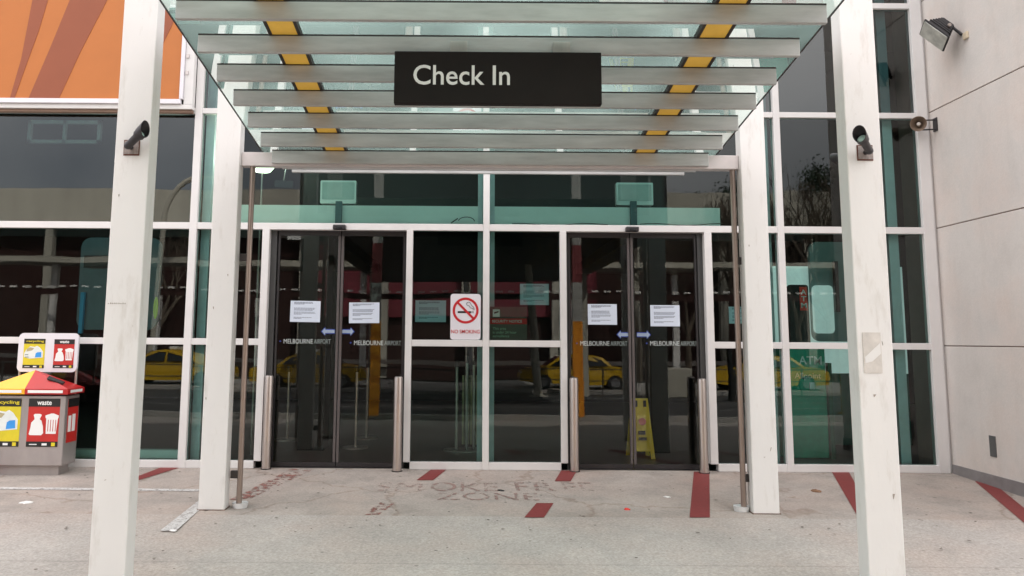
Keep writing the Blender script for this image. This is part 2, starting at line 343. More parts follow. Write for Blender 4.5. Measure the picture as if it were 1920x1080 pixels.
stripe([(378, 935), (398, 935), (330, 996), (300, 996)], M_whiteworn, 'floor_line')
stripe([(0, 914), (378, 918), (378, 922), (0, 918)], M_whiteworn, 'floor_line')
M_redghost = worn('ghost_stencil_paint', (0.30, 0.21, 0.185), 0.28, 14)
def stencil(s, xl, xr, yt, yb, m=M_redfaint):
    a = G(xl, yb, 0.004); b = G(xr, yb, 0.004); c = G(xl, yt, 0.004)
    def fl(u, q, z): y = a.y+(c.y-a.y)*q; return Vector((a.x+(b.x-a.x)*u, y, SL*y+0.004+z))
    o = text(s, 0, 0, 0, 0, 0, m, 'floor_lettering', None, ext=0, bold=0.0, floor=fl); o['kind'] = 'structure'
stencil('SM', 700, 790, 905, 921, M_redghost)
stencil('OKE', 805, 935, 905, 921)
stencil('FR', 968, 1045, 905, 921)
stencil('EE', 1060, 1118, 905, 921, M_redghost)
stencil('ZONE', 818, 1012, 924, 938)

# ------------------------------------------------------------------ terminal building shell (blocks the sun)
T = thing('terminal_building', (0, 0, 0), 'glazed airport terminal front with white framing and green tinted panes', 'building')
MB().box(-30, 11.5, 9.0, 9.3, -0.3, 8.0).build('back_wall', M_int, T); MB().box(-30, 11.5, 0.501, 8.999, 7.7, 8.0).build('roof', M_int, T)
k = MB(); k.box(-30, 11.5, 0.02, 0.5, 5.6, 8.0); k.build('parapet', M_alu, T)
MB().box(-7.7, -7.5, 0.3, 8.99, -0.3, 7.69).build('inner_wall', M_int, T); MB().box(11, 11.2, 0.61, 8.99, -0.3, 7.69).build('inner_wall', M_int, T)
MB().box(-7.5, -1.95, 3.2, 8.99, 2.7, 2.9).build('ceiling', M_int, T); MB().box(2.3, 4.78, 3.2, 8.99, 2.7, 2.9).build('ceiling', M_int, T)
# mullions:  (x0, x1, z0, z1)
mull = [(-2.865, -2.79, 0.0, 5.6), (-2.115, -2.043, 0.07, 2.38), (-0.64, -0.575, 0.07, 2.38), (0.142, 0.207, 0.0, 5.6), (0.924, 0.99, 0.07, 2.38),
        (2.40, 2.475, 0.07, 2.38), (3.155, 3.222, 0.0, 5.6), (4.65, 4.765, 0.0, 5.6), (-5.9, -5.83, 0.0, 5.6)]
for a, b, z0, z1 in mull: MB().box(a, b, -0.045, 0.05, z0, z1, 0.003).build('mullion', M_alu, T)
cuts = [-7.5, -5.9, -5.83, -2.865, -2.79, -2.115, -2.043, -0.64, -0.575, 0.142, 0.207, 0.924, 0.99, 2.40, 2.475, 3.155, 3.222, 4.65]
def rail(x0, x1, z0, z1, name='transom'): MB().box(x0, x1, -0.040, 0.045, z0, z1, 0.003).build(name, M_alu, T)
bays = [(-7.5, -5.9), (-5.83, -2.865), (-2.79, 0.142), (0.207, 3.155), (3.222, 4.65)]
for a, b in bays:
    rail(a, b, 2.38, 2.448)
    rail(a, b, 3.595, 3.652)
    rail(a, b, 4.79, 4.85)
for a, b in [(-7.5, -5.9), (-5.83, -2.865), (-2.79, -2.115), (-0.575, 0.142), (0.207, 0.924), (2.475, 3.155), (3.222, 4.65)]:
    rail(a, b, 1.205, 1.27)
    rail(a, b, 0.0, 0.072, 'sill')
def pane(x0, x1, z0, z1, m, y=0.0, par=T, nm='window_pane'):
    j = lambda: random.uniform(-1, 1)*0.0013*max(0.5, min(1.6, x1-x0)); a_, b_, c_ = j(), j(), j()
    k = MB(); k.quad([(x0, y+a_, z0), (x1, y+b_, z0), (x1, y+b_+c_, z1), (x0, y+a_+c_, z1)]); return k.build(nm, m, par)
for a, b in [(-7.5, -5.9), (-5.83, -2.865), (-2.79, -2.115), (-0.575, 0.142), (0.207, 0.924), (2.475, 3.155), (3.222, 4.65)]:
    pane(a, b, 0.072, 1.205, G_tint); pane(a, b, 1.27, 2.38, G_tint)
for a, b in bays:
    pane(a, b, 2.448, 3.595, G_upper if a < -2.8 else G_tint); pane(a, b, 3.652, 4.79, G_upper); pane(a, b, 4.85, 5.6, G_upper)
# posts behind the mullions
for a, b in [(-2.79, -2.70), (0.09, 0.262), (3.02, 3.14), (4.36, 4.46)]:
    MB().box(a, b, 0.10, 0.32, 0.0, 5.6).build('inner_post', mat('inner_post_paint', (0.62, 0.64, 0.68), 0.6), T)
MB().box(-2.78, 0.10, 0.12, 0.30, 2.455, 2.66).build('inner_beam', M_intwhite, T)
MB().box(0.25, 2.62, 0.12, 0.30, 2.455, 2.66).build('inner_beam', M_intwhite, T)
MB().box(-5.8, -2.87, 0.10, 0.2, 0.07, 0.15).build('inner_skirting', M_intwhite, T)
# black lobby portal
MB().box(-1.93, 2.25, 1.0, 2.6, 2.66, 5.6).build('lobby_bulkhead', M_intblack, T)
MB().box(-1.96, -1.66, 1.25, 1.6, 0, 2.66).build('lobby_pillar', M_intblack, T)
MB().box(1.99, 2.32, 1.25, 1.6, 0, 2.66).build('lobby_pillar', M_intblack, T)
# door leaves
def leaf(x0, x1, meet):
    d = MB().box(x0, x1, 0.055, 0.075, 2.33, 2.379); d = d.build('door_leaf', M_black, T)
    MB().box(x0, x1, 0.055, 0.085, 0.005, 0.05).build('bottom_rail', M_black, d)
    mx0, mx1 = (x1-0.026, x1) if meet == 'r' else (x0, x0+0.026)
    MB().box(mx0, mx1, 0.05, 0.085, 0.05, 2.33, 0.004).build('meeting_stile', M_stile, d)
    mx0, mx1 = (x0, x0+0.02) if meet == 'r' else (x1-0.02, x1)
    MB().box(mx0, mx1, 0.055, 0.08, 0.05, 2.33).build('outer_stile', M_black, d)
    pane(x0+0.0205 if meet == 'r' else x0+0.0265, x1-0.0265 if meet == 'r' else x1-0.0205, 0.05, 2.33, G_door, 0.07, d, 'door_glass')
    return d
M_stile = mat('stile_bronze', (0.13, 0.115, 0.115), 0.35, metal=0.4, var=0.1)
M_jamb = mat('jamb_dark', (0.05, 0.05, 0.05), 0.4)
leaves = [leaf(-1.97, -1.326, 'r'), leaf(-1.318, -0.66, 'l'), leaf(1.02, 1.653, 'r'), leaf(1.661, 2.34, 'l')]
for a, b in [(-2.043, -1.98), (-0.655, -0.64), (0.99, 1.012), (2.345, 2.40)]:
    MB().box(a+0.001, b-0.001, 0.03, 0.10, 0.0, 2.379).build('door_jamb', M_jamb, T)
for lf, (xa, xb, ya) in zip(leaves, [(532, 620, 640), (664, 752, 643), (1088, 1176, 644), (1219, 1307, 644)]):
    p = P(xa, ya, 0.065); q = P(xb, ya, 0.065); z = (p.z+q.z)/2; wd = q.x-p.x; h = 0.046
    text('MELBOURNE', p.x, p.x+wd*0.62, z-h/2, z+h/2, 0.062, M_frost, 'lettering', lf, bold=0.0)
    text('AIRPORT', p.x+wd*0.645, p.x+wd, z-h/2, z+h/2, 0.062, M_frost2, 'lettering', lf)
    k = MB(); k.tube((p.x-0.035, 0.0605, z), (p.x-0.035, 0.0635, z), 0.008); k.build('dot_mark', M_blue, lf)

# door sensors
for i, (x, lab) in enumerate([(-1.322, 'small black door sensor on the transom above the left sliding doors'), (1.657, 'small black door sensor on the transom above the right sliding doors')]):
    t = thing('door_sensor', (x, -0.05, 2.385), lab, 'sensor', 'door sensors above the sliding doors')
    MB().box(x-0.065, x+0.065, -0.115, -0.041, 2.375, 2.425, 0.01).build('housing', M_black, t)
    MB().box(x-0.03, x+0.03, -0.122, -0.1155, 2.383, 2.398, 0.003).build('lens', M_carglass, t)

# ------------------------------------------------------------------ right side wall
k = MB()
zs = [-0.3, 1.245, 2.44, 3.66, 4.88, 6.1]
W = thing('side_wall', (4.8, 0, 0), 'pale precast concrete panel wall beside the glazed front on the right', 'wall')
for z0, z1 in zip(zs[:-1], zs[1:]):
    MB().box(4.795, 11.5, -2.3, -0.012, z0+0.005, z1-0.005, 0.004).build('wall_panel', M_wall, W)
MB().box(4.805, 11.4, -2.28, 0.6, -0.3, 6.1).build('wall_core', mat('joint_sealant', (0.22, 0.16, 0.14), 0.8), W)
MB().box(4.766, 4.80, -0.011, 0.1, 0, 5.6).build('corner_trim', M_alu, W)
MB().prism([(4.780, -2.3, gz(-2.3)-0.05), (4.780, -0.045, -0.05), (4.780, -0.045, 0.085), (4.780, -2.3, 0.075)], (0.0145, 0, 0)).build('skirting', mat('skirting_grey', (0.22, 0.205, 0.205), 0.7, var=0.15, scale=8), W)
MB().box(4.787, 4.7945, -0.72, -0.63, 0.247, 0.435, 0.002).build('vent_cover', mat('vent_grey', (0.10, 0.10, 0.10), 0.5), W)

# ------------------------------------------------------------------ billboard
B = thing('billboard', (-4.2, -0.1, 3.63), 'orange billboard with dark rust rays in a white frame above the left windows', 'billboard')
bx0, bx1, bz0 = -6.5, -3.005, 3.715
MB().box(bx0, bx1, -0.13, -0.10, bz0, 5.6).build('panel', M_orange, B)
for poly in [[(61, 0), (90, 0), (72, 60), (47, 128), (25, 190), (17, 190), (40, 110)], [(131, 0), (201, 0), (152, 95), (108, 190), (51, 190), (92, 95)], [(292, 0), (345, 0), (326, 40), (304, 85), (253, 190), (232, 190)]]:
    # carry the rays on above the frame
    pts = [P(x, y, -0.132) for x, y in poly]
    def ext(a, b, z): t = (z-a.z)/(b.z-a.z); return a + (b-a)*t
    pts[0] = ext(pts[-1], pts[0], 5.4); pts[1] = ext(pts[2], pts[1], 5.4)
    MB().prism([(p.x, -0.1335, p.z) for p in pts], (0, 0.003, 0)).build('ray', M_ray, B)
k = MB(); k.box(bx0, -2.985, -0.15, -0.101, 3.665, 3.714, 0.004); k.box(-3.004, -2.965, -0.15, -0.101, 3.7145, 5.6, 0.004); k.build('inner_frame', M_signwhite, B)
k = MB(); k.box(bx0, -2.87, -0.125, -0.046, 3.615, 3.6645, 0.004); k.box(-2.964, -2.87, -0.125, -0.046, 3.665, 5.6, 0.004); k.build('outer_frame', M_alu, B)
MB().box(bx0, -2.88, -0.10, -0.046, 3.585, 3.614).build('shadow_gap_strip', mat('shadow_brown', (0.22, 0.14, 0.10), 0.7), B)  # brown strip paints in the shadow gap below the outer frame
k = MB()
for z in (3.98, 4.16): k.box(-2.955, -2.925, -0.136, -0.1255, z, z+0.04)
k.build('clip', M_steel, B)

# ------------------------------------------------------------------ canopy
M_scuff = mat('scuff', (0.34, 0.29, 0.25), 0.8)
C = thing('entrance_canopy', (0.168, -3.5, 0), 'glass roofed entrance canopy with grey metal slats, yellow beams and white square columns', 'canopy')
ZT0, Y0, CS = 2.809, -1.69, -0.141
def zt(y): return ZT0 + CS*(y-Y0)
def slope_box(x0, x1, ya, yb, d0, d1):      # ya<yb
    return MB().prism([(x0, ya, zt(ya)+d0), (x0, yb, zt(yb)+d0), (x0, yb, zt(yb)+d1), (x0, ya, zt(ya)+d1)], (x1-x0, 0, 0))
for y, zb_ in ((-1.318, P(925, 319, -1.318).z), (-0.946, P(918, 325.5, -0.946).z)):
    MB().box(-1.633, 1.969, y, y+0.034, zb_, zb_+0.103, 0.003).build('slat', M_slat, C)
for i in range(0, 21):
    y = Y0 - 0.3717*i
    MB().box(-1.633, 1.969, y, y+0.034, zt(y)-0.103, zt(y), 0.003).build('slat', M_slat, C)
    MB().box(-1.633, 1.969, y+0.002, y+0.03, zt(y)+0.0005, zt(y)+0.011).build('gasket', M_dark, C)
for a in (-1.188, 1.37):
    o = slope_box(a, a+0.152, -9.3, -1.5, 0.008, 0.04).build('yellow_beam', M_yellow, C)
    slope_box(a-0.02, a-0.001, -9.3, -1.5, 0.004, 0.042).build('beam_edge', M_dark, o); slope_box(a+0.153, a+0.172, -9.3, -1.5, 0.004, 0.042).build('beam_edge', M_dark, o)
k = MB(); k.quad([(-1.75, -9.35, zt(-9.35)+0.05), (2.075, -9.35, zt(-9.35)+0.05), (2.075, -1.45, zt(-1.45)+0.05), (-1.75, -1.45, zt(-1.45)+0.05)]); k.build('roof_glass', G_roof, C)
slope_box(-1.758, -1.751, -9.35, -1.45, 0.045, 0.062).build('glass_edge', M_dark, C); slope_box(2.076, 2.083, -9.35, -1.45, 0.045, 0.062).build('glass_edge', M_dark, C)
MB().box(-1.893, 2.228, -1.652, -1.56, 2.69, 2.806, 0.004).build('gutter', M_header, C)
for (a, b) in ((-2.10, -1.895), (2.23, 2.435)):
    for y, m in ((-1.70, M_white), (-3.52, M_white)):
        o = MB().box(a, b, y, y+0.12, gz(y)-0.02, 5.3, 0.006).build('column', m, C)
    y = -9.12
    zo, zw, zr_ = RP(1083, 603, 9.15).z, RP(1083, 531, 9.15).z, RP(1083, 458, 9.15).z
    col3 = MB().box(a, b, y-0.12, y, gz(y)-0.02, zo, 0.006).build('column', M_poleor, C); tag(col3, 'column painted orange, white and red at the kerb')
    MB().box(a, b, y-0.12, y, zo+0.0005, zw, 0.006).build('white_band', M_polewhite, col3); MB().box(a, b, y-0.12, y, zw+0.0005, zr_, 0.006).build('red_band', M_polered, col3); MB().box(a, b, y-0.12, y, zr_+0.0005, 5.3, 0.006).build('white_band', M_polewhite, col3)
# beams that join the columns above the picture
for a in (-2.06, 2.27): MB().box(a, a+0.12, -9.24, -1.72, 5.3005, 5.45).build('side_beam', M_white, C)

# downpipes
M_seal = mat('rust_sealant', (0.16, 0.10, 0.075), 0.9, var=0.5, scale=30)
for (a, b) in ((-2.10, -1.895), (2.23, 2.435)):
    for y in (-1.70, -3.52): MB().prism([(a-0.008, y-0.008, gz(y-0.008)-0.01), (b+0.008, y-0.008, gz(y-0.008)-0.01), (b+0.008, y-0.008, gz(y-0.008)+0.006), (a-0.008, y-0.008, gz(y-0.008)+0.006)], (0, 0.136, 0.0048)).build('base_seal', M_seal, C)
random.seed(21)
for (a, b) in ((-2.10, -1.895), (2.23, 2.435)):
    for y in (-1.70, -3.52):
        k = MB()
        for i in range(3):
            x = random.uniform(a+0.02, b-0.02); z = random.uniform(-0.05, 2.2)**1.0; l_ = random.uniform(0.004, 0.03); k.prism([(x, y-0.0012, z), (x+0.003, y-0.0012, z), (x+0.004+random.uniform(-.01, .01), y-0.0012, z+l_), (x+random.uniform(-.01, .01), y-0.0012, z+l_)], (0, 0.001, 0))
        o = k.build('scuff_mark', M_scuff, C)
M_cup = mat('cup_white', (0.68, 0.68, 0.68), 0.5)
for x, cx_, lab, grp in [(-1.806, -1.80, 'thin metal downpipe standing beside the left rear column in a white foot', 1), (2.185, 2.17, 'thin metal downpipe standing beside the right rear column in a white foot', 1)]:
    t = thing('downpipe', (x, -1.62, gz(-1.62)), lab, 'downpipe', 'downpipes at the rear columns')
    MB().tube((x, -1.615, gz(-1.62)+0.02), (x, -1.615, 2.689), 0.022, n=20).build('pipe', M_pipe, t, True)
    zc = gz(-1.62)
    MB().lathe([(0.0, zc+0.035), (0.05, zc+0.035), (0.062, zc+0.04), (0.055, zc), (0.0, zc)], Matrix.Translation((cx_, -1.60, 0))).build('foot', M_cup, t, True)
    s = -1 if x < 0 else 1
    for z in (0.17, 1.9): MB().box(min(x, x+s*0.075), max(x, x+s*0.075), -1.63, -1.60, z, z+0.06, 0.004).build('clamp', M_dark, t)
t = thing('drain_pipe', (2.214, -1.53, gz(-1.5)), 'second thinner dark pipe tucked behind the right rear downpipe', 'downpipe')
MB().tube((2.214, -1.53, gz(-1.5)), (2.214, -1.53, 2.689), 0.012, n=12).build('pipe', M_pipe, t, True)

# ------------------------------------------------------------------ Check In sign
S = thing('check_in_sign', (0.16, -3.57, 2.64), 'dark brown hanging sign with white Check In lettering under the canopy', 'sign')
MB().box(-0.449, 0.772, -3.60, -3.545, 2.645, 2.962, 0.004).build('board', M_brown, S)
text('Check In', -0.336, 0.232, 2.757, 2.878, -3.601, M_textw, 'lettering', S, bold=0.008)
for x in (-0.12, 0.49): MB().box(x, x+0.1, -3.59, -3.55, 2.9625, 3.03, 0.002).build('bracket', M_steel, S)

# ------------------------------------------------------------------ spotlights on columns
def spot(xc, aim, lab, yface=-3.52, name='spotlight', zc=2.385, back=False):
    t = thing(name, (xc, yface, zc), lab, 'spotlight', 'black spotlights on the front columns')
    s = -1 if not back else 1
    k = MB().box(xc-0.047, xc+0.047, min(yface, yface+s*0.006), max(yface, yface+s*0.006), zc-0.047, zc+0.047, 0.002); k.build('base_plate', M_rustedge, t)
    k = MB().box(xc-0.042, xc+0.043, min(yface+s*0.0065, yface+s*0.009), max(yface+s*0.0065, yface+s*0.009), zc-0.040, zc+0.041); k.build('plate_face', M_rust, t)
    p = Vector((xc, yface+s*0.055, zc)); d = Vector(aim).normalized(); S7 = Matrix.Scale(0.70, 4)
    k = MB(); k.tube((xc, yface+s*0.009, zc), p, 0.014, n=14); k.sphere(p, 0.023); k.build('knuckle', M_lamp, t, True)
    q = d.to_track_quat('Z', 'Y').to_matrix().to_4x4(); Mx = Matrix.Translation(p) @ q @ S7
    k = MB(); k.lathe([(0.0, 0.0), (0.03, 0.0), (0.033, 0.10), (0.047, 0.125), (0.047, 0.15), (0.0, 0.15)], Mx); k.build('barrel', M_lamp, t, True)
    k = MB()                     # hood with a slanted mouth
    b = bmesh.new(); n = 28; ri = []; ro = []
    for R_, lst in ((0.046, ri), (0.050, ro)):
        lo = [b.verts.new((R_*math.cos(a), R_*math.sin(a), 0.149)) for a in [2*math.pi*i/n for i in range(n)]]
        up = Mx.inverted() @ (p+Vector((0, 0, 1))) ; up.z = 0; up.normalize()
        hi = []
        for i in range(n):
            a = 2*math.pi*i/n; c = Vector((math.cos(a), math.sin(a), 0)); h = 0.21 + 0.045*c.dot(up)
            hi.append(b.verts.new((R_*1.12*c.x, R_*1.12*c.y, h)))
        lst += [lo, hi]
        for i in range(n): b.faces.new((lo[i], lo[(i+1) % n], hi[(i+1) % n], hi[i]))
    for i in range(n): b.faces.new((ri[1][i], ri[1][(i+1) % n], ro[1][(i+1) % n], ro[1][i]))
    k.add(b, Mx); k.build('hood', M_lamp, t, True)
    k = MB(); k.lathe([(0.0, 0.162), (0.03, 0.160), (0.04, 0.1505)], Mx); k.build('lens', M_lens, t, True)
    return t
spot(-2.0, (0.85, -0.25, 0.72), 'black spotlight aimed up and inward on the left front column')
spot(2.335, (-0.72, -0.62, 0.62), 'black spotlight aimed up toward the viewer on the right front column')
spot(-2.02, (0.05, 1.0, 0.25), 'black spotlight peeping out behind the left front column', -3.40, zc=2.40, back=True)
spot(2.32, (-0.05, 1.0, 0.15), 'black spotlight peeping out behind the right front column', -3.40, zc=2.40, back=True)

# faint marks on the columns
MB().box(2.262, 2.366, -3.524, -3.5203, 1.10, 1.33).build('sticker_residue', mat('old_glue', (0.64, 0.595, 0.55), 0.8, var=0.15, scale=18), C)
MB().prism([(2.27, -3.526, 1.19), (2.36, -3.526, 1.27), (2.362, -3.526, 1.21), (2.31, -3.526, 1.165), (2.27, -3.526, 1.155)], (0, 0.0015, 0)).build('sticker_remnant', M_white, C)
k = MB()
for i in range(9):
    x = -2.083+0.012*i; k.box(x, x+0.004+0.004*random.random(), -3.5215, -3.5203, 1.463, 1.468+0.003*random.random())
k.build('scuff_mark', mat('scuff', (0.3, 0.27, 0.25), 0.8), C)

# ------------------------------------------------------------------ wall floodlight and horn speaker
FL = thing('floodlight', (4.79, -0.72, 4.27), 'black box floodlight with glass front mounted high on the pale side wall', 'floodlight')
a, b, c = P(1730, 38, -0.45), P(1768, 87, -0.45), P(1748, 29, -0.62)
def pr(pts, Y0_, Y1_, name, m, par): return MB().prism([(*P(x, y, Y0_).xz, ) and Vector((P(x, y, Y0_).x, Y0_, P(x, y, Y0_).z)) for x, y in pts], (0, Y1_-Y0_, 0)).build(name, m, par)
def bx(c, d, up, w_, l_, h0, h1, taper=1.0):      # tapered box along d from c
    d = Vector(d).normalized(); s = d.cross(Vector(up)).normalized(); u = s.cross(d).normalized(); c = Vector(c)
    b_ = bmesh.new(); A = []; Bv = []
    for sx, su in ((-1, -1), (1, -1), (1, 1), (-1, 1)):
        A.append(b_.verts.new(c + s*sx*w_/2*taper + u*su*h0/2)); Bv.append(b_.verts.new(c + d*l_ + s*sx*w_/2 + u*su*h1/2))
    b_.faces.new(A); b_.faces.new(Bv[::-1])
    for i in range(4): b_.faces.new((A[i], Bv[i], Bv[(i+1) % 4], A[(i+1) % 4]))
    bmesh.ops.recalc_face_normals(b_, faces=b_.faces[:]); bmesh.ops.bevel(b_, geom=b_.edges[:], offset=0.006, segments=2, affect='EDGES')
    return MB().add(b_)
fc = P(1763, 58, -0.60); fd = Vector((-0.80, 0.06, -0.60)).normalized()
bx(fc - fd*0.085, fd, (0, 0.3, 1), 0.21, 0.16, 0.13, 0.26, 0.75).build('housing', M_black, FL)
bx(fc + fd*0.064, fd, (0, 0.3, 1), 0.24, 0.018, 0.30, 0.30).build('rim', M_black, FL)
bx(fc + fd*0.0825, fd, (0, 0.3, 1), 0.215, 0.006, 0.275, 0.275).build('glass', mat('flood_glass', (0.62, 0.62, 0.57), 0.2, var=0.3, scale=9), FL)
k = MB()
for i in range(5):
    bb = bx(fc - fd*(0.07-0.024*i), fd, (0, 0.3, 1), 0.165+0.012*i, 0.006, 0.155+0.022*i, 0.155+0.022*i); me = bpy.data.meshes.new('t'); bb.bm.to_mesh(me); k.bm.from_mesh(me); bb.bm.free()
k.build('cooling_fins', M_black, FL)
wq = Vector((4.79, fc.y-0.06, fc.z-0.06))
k = MB(); k.path([fc - fd*0.06, fc - fd*0.09 + Vector((0.05, 0, -0.02)), wq], 0.014); k.build('bracket', M_black, FL, True)
MB().tube(fc - fd*0.02 + Vector((0, -0.11, 0)), fc - fd*0.02 + Vector((0, -0.13, 0)), 0.017).build('pivot_bolt', M_steel, FL, True)
MB().box(4.775, 4.7945, wq.y-0.10, wq.y-0.03, wq.z-0.07, wq.z, 0.006).build('junction_box', mat('aged_plastic', (0.62, 0.52, 0.38), 0.6), FL)

HN = thing('horn_loudspeaker', (4.79, -0.35, 3.5), 'beige horn loudspeaker on a bracket where the side wall meets the glazing', 'loudspeaker')
hc = P(1722, 232, -0.22); hd = (Vector((-0.55, -0.80, -0.12))).normalized(); hq = Matrix.Translation(hc) @ hd.to_track_quat('Z', 'Y').to_matrix().to_4x4() @ Matrix.Scale(0.82, 4)
MB().lathe([(0.090, 0.0), (0.094, 0.0), (0.093, -0.012), (0.068, -0.06), (0.045, -0.11), (0.040, -0.115), (0.040, -0.20), (0.03, -0.215), (0, -0.215)], hq, 32).build('horn', M_horn, HN, True)
MB().lathe([(0.088, 0.0), (0.06, -0.055), (0.035, -0.10), (0.0, -0.105)], hq, 32).build('horn_mouth', mat('horn_inside', (0.17, 0.12, 0.085), 0.6), HN, True)
MB().lathe([(0.0, -0.02), (0.018, -0.022), (0.024, -0.04), (0.024, -0.10)], hq, 20).build('centre_cone', mat('cone_pale', (0.55, 0.5, 0.45), 0.5), HN, True)
hb = hc - hd*0.13
k = MB(); k.path([hb+Vector((0, 0, 0.05)), hb+Vector((0.04, 0, 0.05)), Vector((4.79, hb.y-0.02, hb.z+0.05))], 0.008); k.path([hb+Vector((0, 0, -0.05)), hb+Vector((0.04, 0, -0.05)), Vector((4.79, hb.y-0.02, hb.z-0.05))], 0.008); k.box(4.784, 4.7945, hb.y-0.05, hb.y+0.02, hb.z-0.07, hb.z+0.07); k.build('bracket', M_black, HN, True)

# ------------------------------------------------------------------ bollards
for x, y, lab in [(-1.985, -0.06, 'steel bollard at the left side of the left sliding doors'), (-0.69, -0.13, 'steel bollard at the right side of the left sliding doors'),
               (1.05, -0.08, 'steel bollard at the left side of the right sliding doors'), (2.31, -0.12, 'steel bollard at the right side of the right sliding doors')]:
    t = thing('bollard', (x, y, 0), lab, 'bollard', 'steel bollards beside the sliding doors')
    MB().lathe([(0.043, gz(y)), (0.043, 0.885), (0.040, 0.90), (0.03, 0.908), (0.0, 0.91)], Matrix.Translation((x, y, 0)), 28).build('post', M_steel, t, True)
    MB().tube((x, y, gz(y)), (x, y, gz(y)+0.008), 0.052, n=24).build('base_flange', M_dark, t, True)

# ------------------------------------------------------------------ notices
def notice(x0, x1, y0, y1, Y, lab, grp, tilt=0.0):
    p = P(x0, y0, Y); q = P(x1, y1, Y); w_ = q.x-p.x; h_ = p.z-q.z; cx_, cz_ = (p.x+q.x)/2, (p.z+q.z)/2
    t = thing('notice_sheet', (cx_, Y, cz_), lab, 'notice', grp); t.rotation_euler.y = tilt
    MB().box(cx_-w_/2, cx_+w_/2, Y-0.001, Y, cz_-h_/2, cz_+h_/2).build('sheet', M_paper, t)
    k = MB(); rows = [0.93, 0.89, 0.85, 0.66, 0.61, 0.56, 0.47, 0.42, 0.37, 0.22, 0.17]
    random.seed(int(x0))
    for r in rows:
        xe = (0.72 if r not in (0.85, 0.37, 0.17) else 0.35) + 0.12*random.random(); xs = 0.12
        while xs < xe:
            wl = 0.03+0.06*random.random(); k.box(cx_-w_/2+w_*xs, cx_-w_/2+w_*min(xe, xs+wl), Y-0.0018, Y-0.0011, cz_-h_/2+h_*r-h_*0.014, cz_-h_/2+h_*r+h_*0.010); xs += wl+0.012
    k.build('printed_lines', M_ink, t)
g1 = 'white notices taped to the door glass'
notice(545, 600, 564, 604, 0.064, 'white printed notice on the far left sliding door leaf', g1, 0.01)
notice(655, 711, 567, 606, 0.064, 'white printed notice on the second door leaf beside the orange reflection', g1, -0.01)
notice(1102, 1157, 570, 609, 0.064, 'white printed notice on the third door leaf just left of the meeting stile', g1, 0.0)
notice(1219, 1275, 572, 612, 0.064, 'white printed notice on the far right sliding door leaf', g1, 0.0)
g2 = 'notices seen green through the fixed glass'
notice(779, 836, 563, 604, 0.03, 'green looking printed notice left of the no smoking sign', g2)
notice(975, 1029, 532, 572, 0.03, 'green looking printed notice high in the pane above the security notice', g2)
notice(1366, 1420, 575, 607, 0.03, 'green looking printed notice half hidden by the right downpipe', g2)

# door arrow stickers
M_arrow = mat('arrow_white', (0.30, 0.37, 0.48), 0.5)
for x0, x1, y0, y1, lab in [(603, 663, 614, 629, 'white double arrow sticker with blue border on the left pair of door leaves'), (1158, 1220, 620, 635, 'white double arrow sticker with blue border on the right pair of door leaves')]:
    p = P(x0, y0, 0.045); q = P(x1, y1, 0.045); cx_ = (p.x+q.x)/2; cz_ = (p.z+q.z)/2; hw = (q.x-p.x)/2; hh = (p.z-q.z)/2
    t = thing('arrow_sticker', (cx_, 0.045, cz_), lab, 'sticker', 'door arrow stickers')
    for s, in ((-1,), (1,)):
        def ar(g, inner, hw=hw, hh=hh): return [(cx_+s*inner, cz_-hh*0.45-g), (cx_+s*inner, cz_+hh*0.45+g), (cx_+s*(hw-0.035), cz_+hh*0.45+g), (cx_+s*(hw-0.035), cz_+hh+g), (cx_+s*(hw+g*1.2), cz_), (cx_+s*(hw-0.035), cz_-hh-g), (cx_+s*(hw-0.035), cz_-hh*0.45-g)]
        plate(ar(0.007, 0.030), 0.0625, 0.0645).build('blue_border', M_blue, t); plate(ar(-0.002, 0.034), 0.0600, 0.0620).build('arrow', M_arrow, t)

# no smoking sign
p = P(845, 551, -0.02); q = P(901, 637, -0.02); cx_ = (p.x+q.x)/2; cz_ = (p.z+q.z)/2; hw = (q.x-p.x)/2; hh = (p.z-q.z)/2
NS = thing('no_smoking_sign', (cx_, -0.02, cz_), 'white NO SMOKING sign with red ring hung on the central glazing', 'sign')
plate(rrect(cx_-hw, cx_+hw, cz_-hh, cz_+hh, 0.028), -0.03, -0.018).build('plate', M_signwhite, NS)
rc = (cx_, cz_+hh*0.27); n = 48; Rr, ri_ = hw*0.86, hw*0.70
k = MB()
b_ = bmesh.new(); vo_ = []; vi_ = []
for i in range(n):
    a = 2*math.pi*i/n; vo_.append(b_.verts.new((rc[0]+Rr*math.cos(a), -0.0315, rc[1]+Rr*math.sin(a)))); vi_.append(b_.verts.new((rc[0]+ri_*math.cos(a), -0.0315, rc[1]+ri_*math.sin(a))))
for i in range(n): b_.faces.new((vo_[i], vo_[(i+1) % n], vi_[(i+1) % n], vi_[i]))
k.add(b_)
dd = Vector((1, 0, -1)).normalized()*ri_*1.02; pp = Vector((1, 0, 1)).normalized()*hw*0.075; c3 = Vector((rc[0], -0.0325, rc[1]))
k.quad([c3-dd-pp, c3-dd+pp, c3+dd+pp, c3+dd-pp]); k.build('red_ring', M_red, NS)
k = MB(); k.box(rc[0]-hw*0.52, rc[0]+hw*0.36, -0.0312, -0.0302, rc[1]-hw*0.17, rc[1]-hw*0.04); k.box(rc[0]+hw*0.40, rc[0]+hw*0.44, -0.0312, -0.0302, rc[1]-hw*0.17, rc[1]-hw*0.04); k.box(rc[0]+hw*0.48, rc[0]+hw*0.52, -0.0312, -0.0302, rc[1]-hw*0.17, rc[1]-hw*0.04)
cur = [(0.50, 0.02), (0.50, 0.14), (0.30, 0.18), (0.26, 0.30), (0.08, 0.36), (0.06, 0.48), (0.16, 0.56), (0.28, 0.54), (0.36, 0.40), (0.44, 0.30), (0.54, 0.22), (0.58, 0.04)]
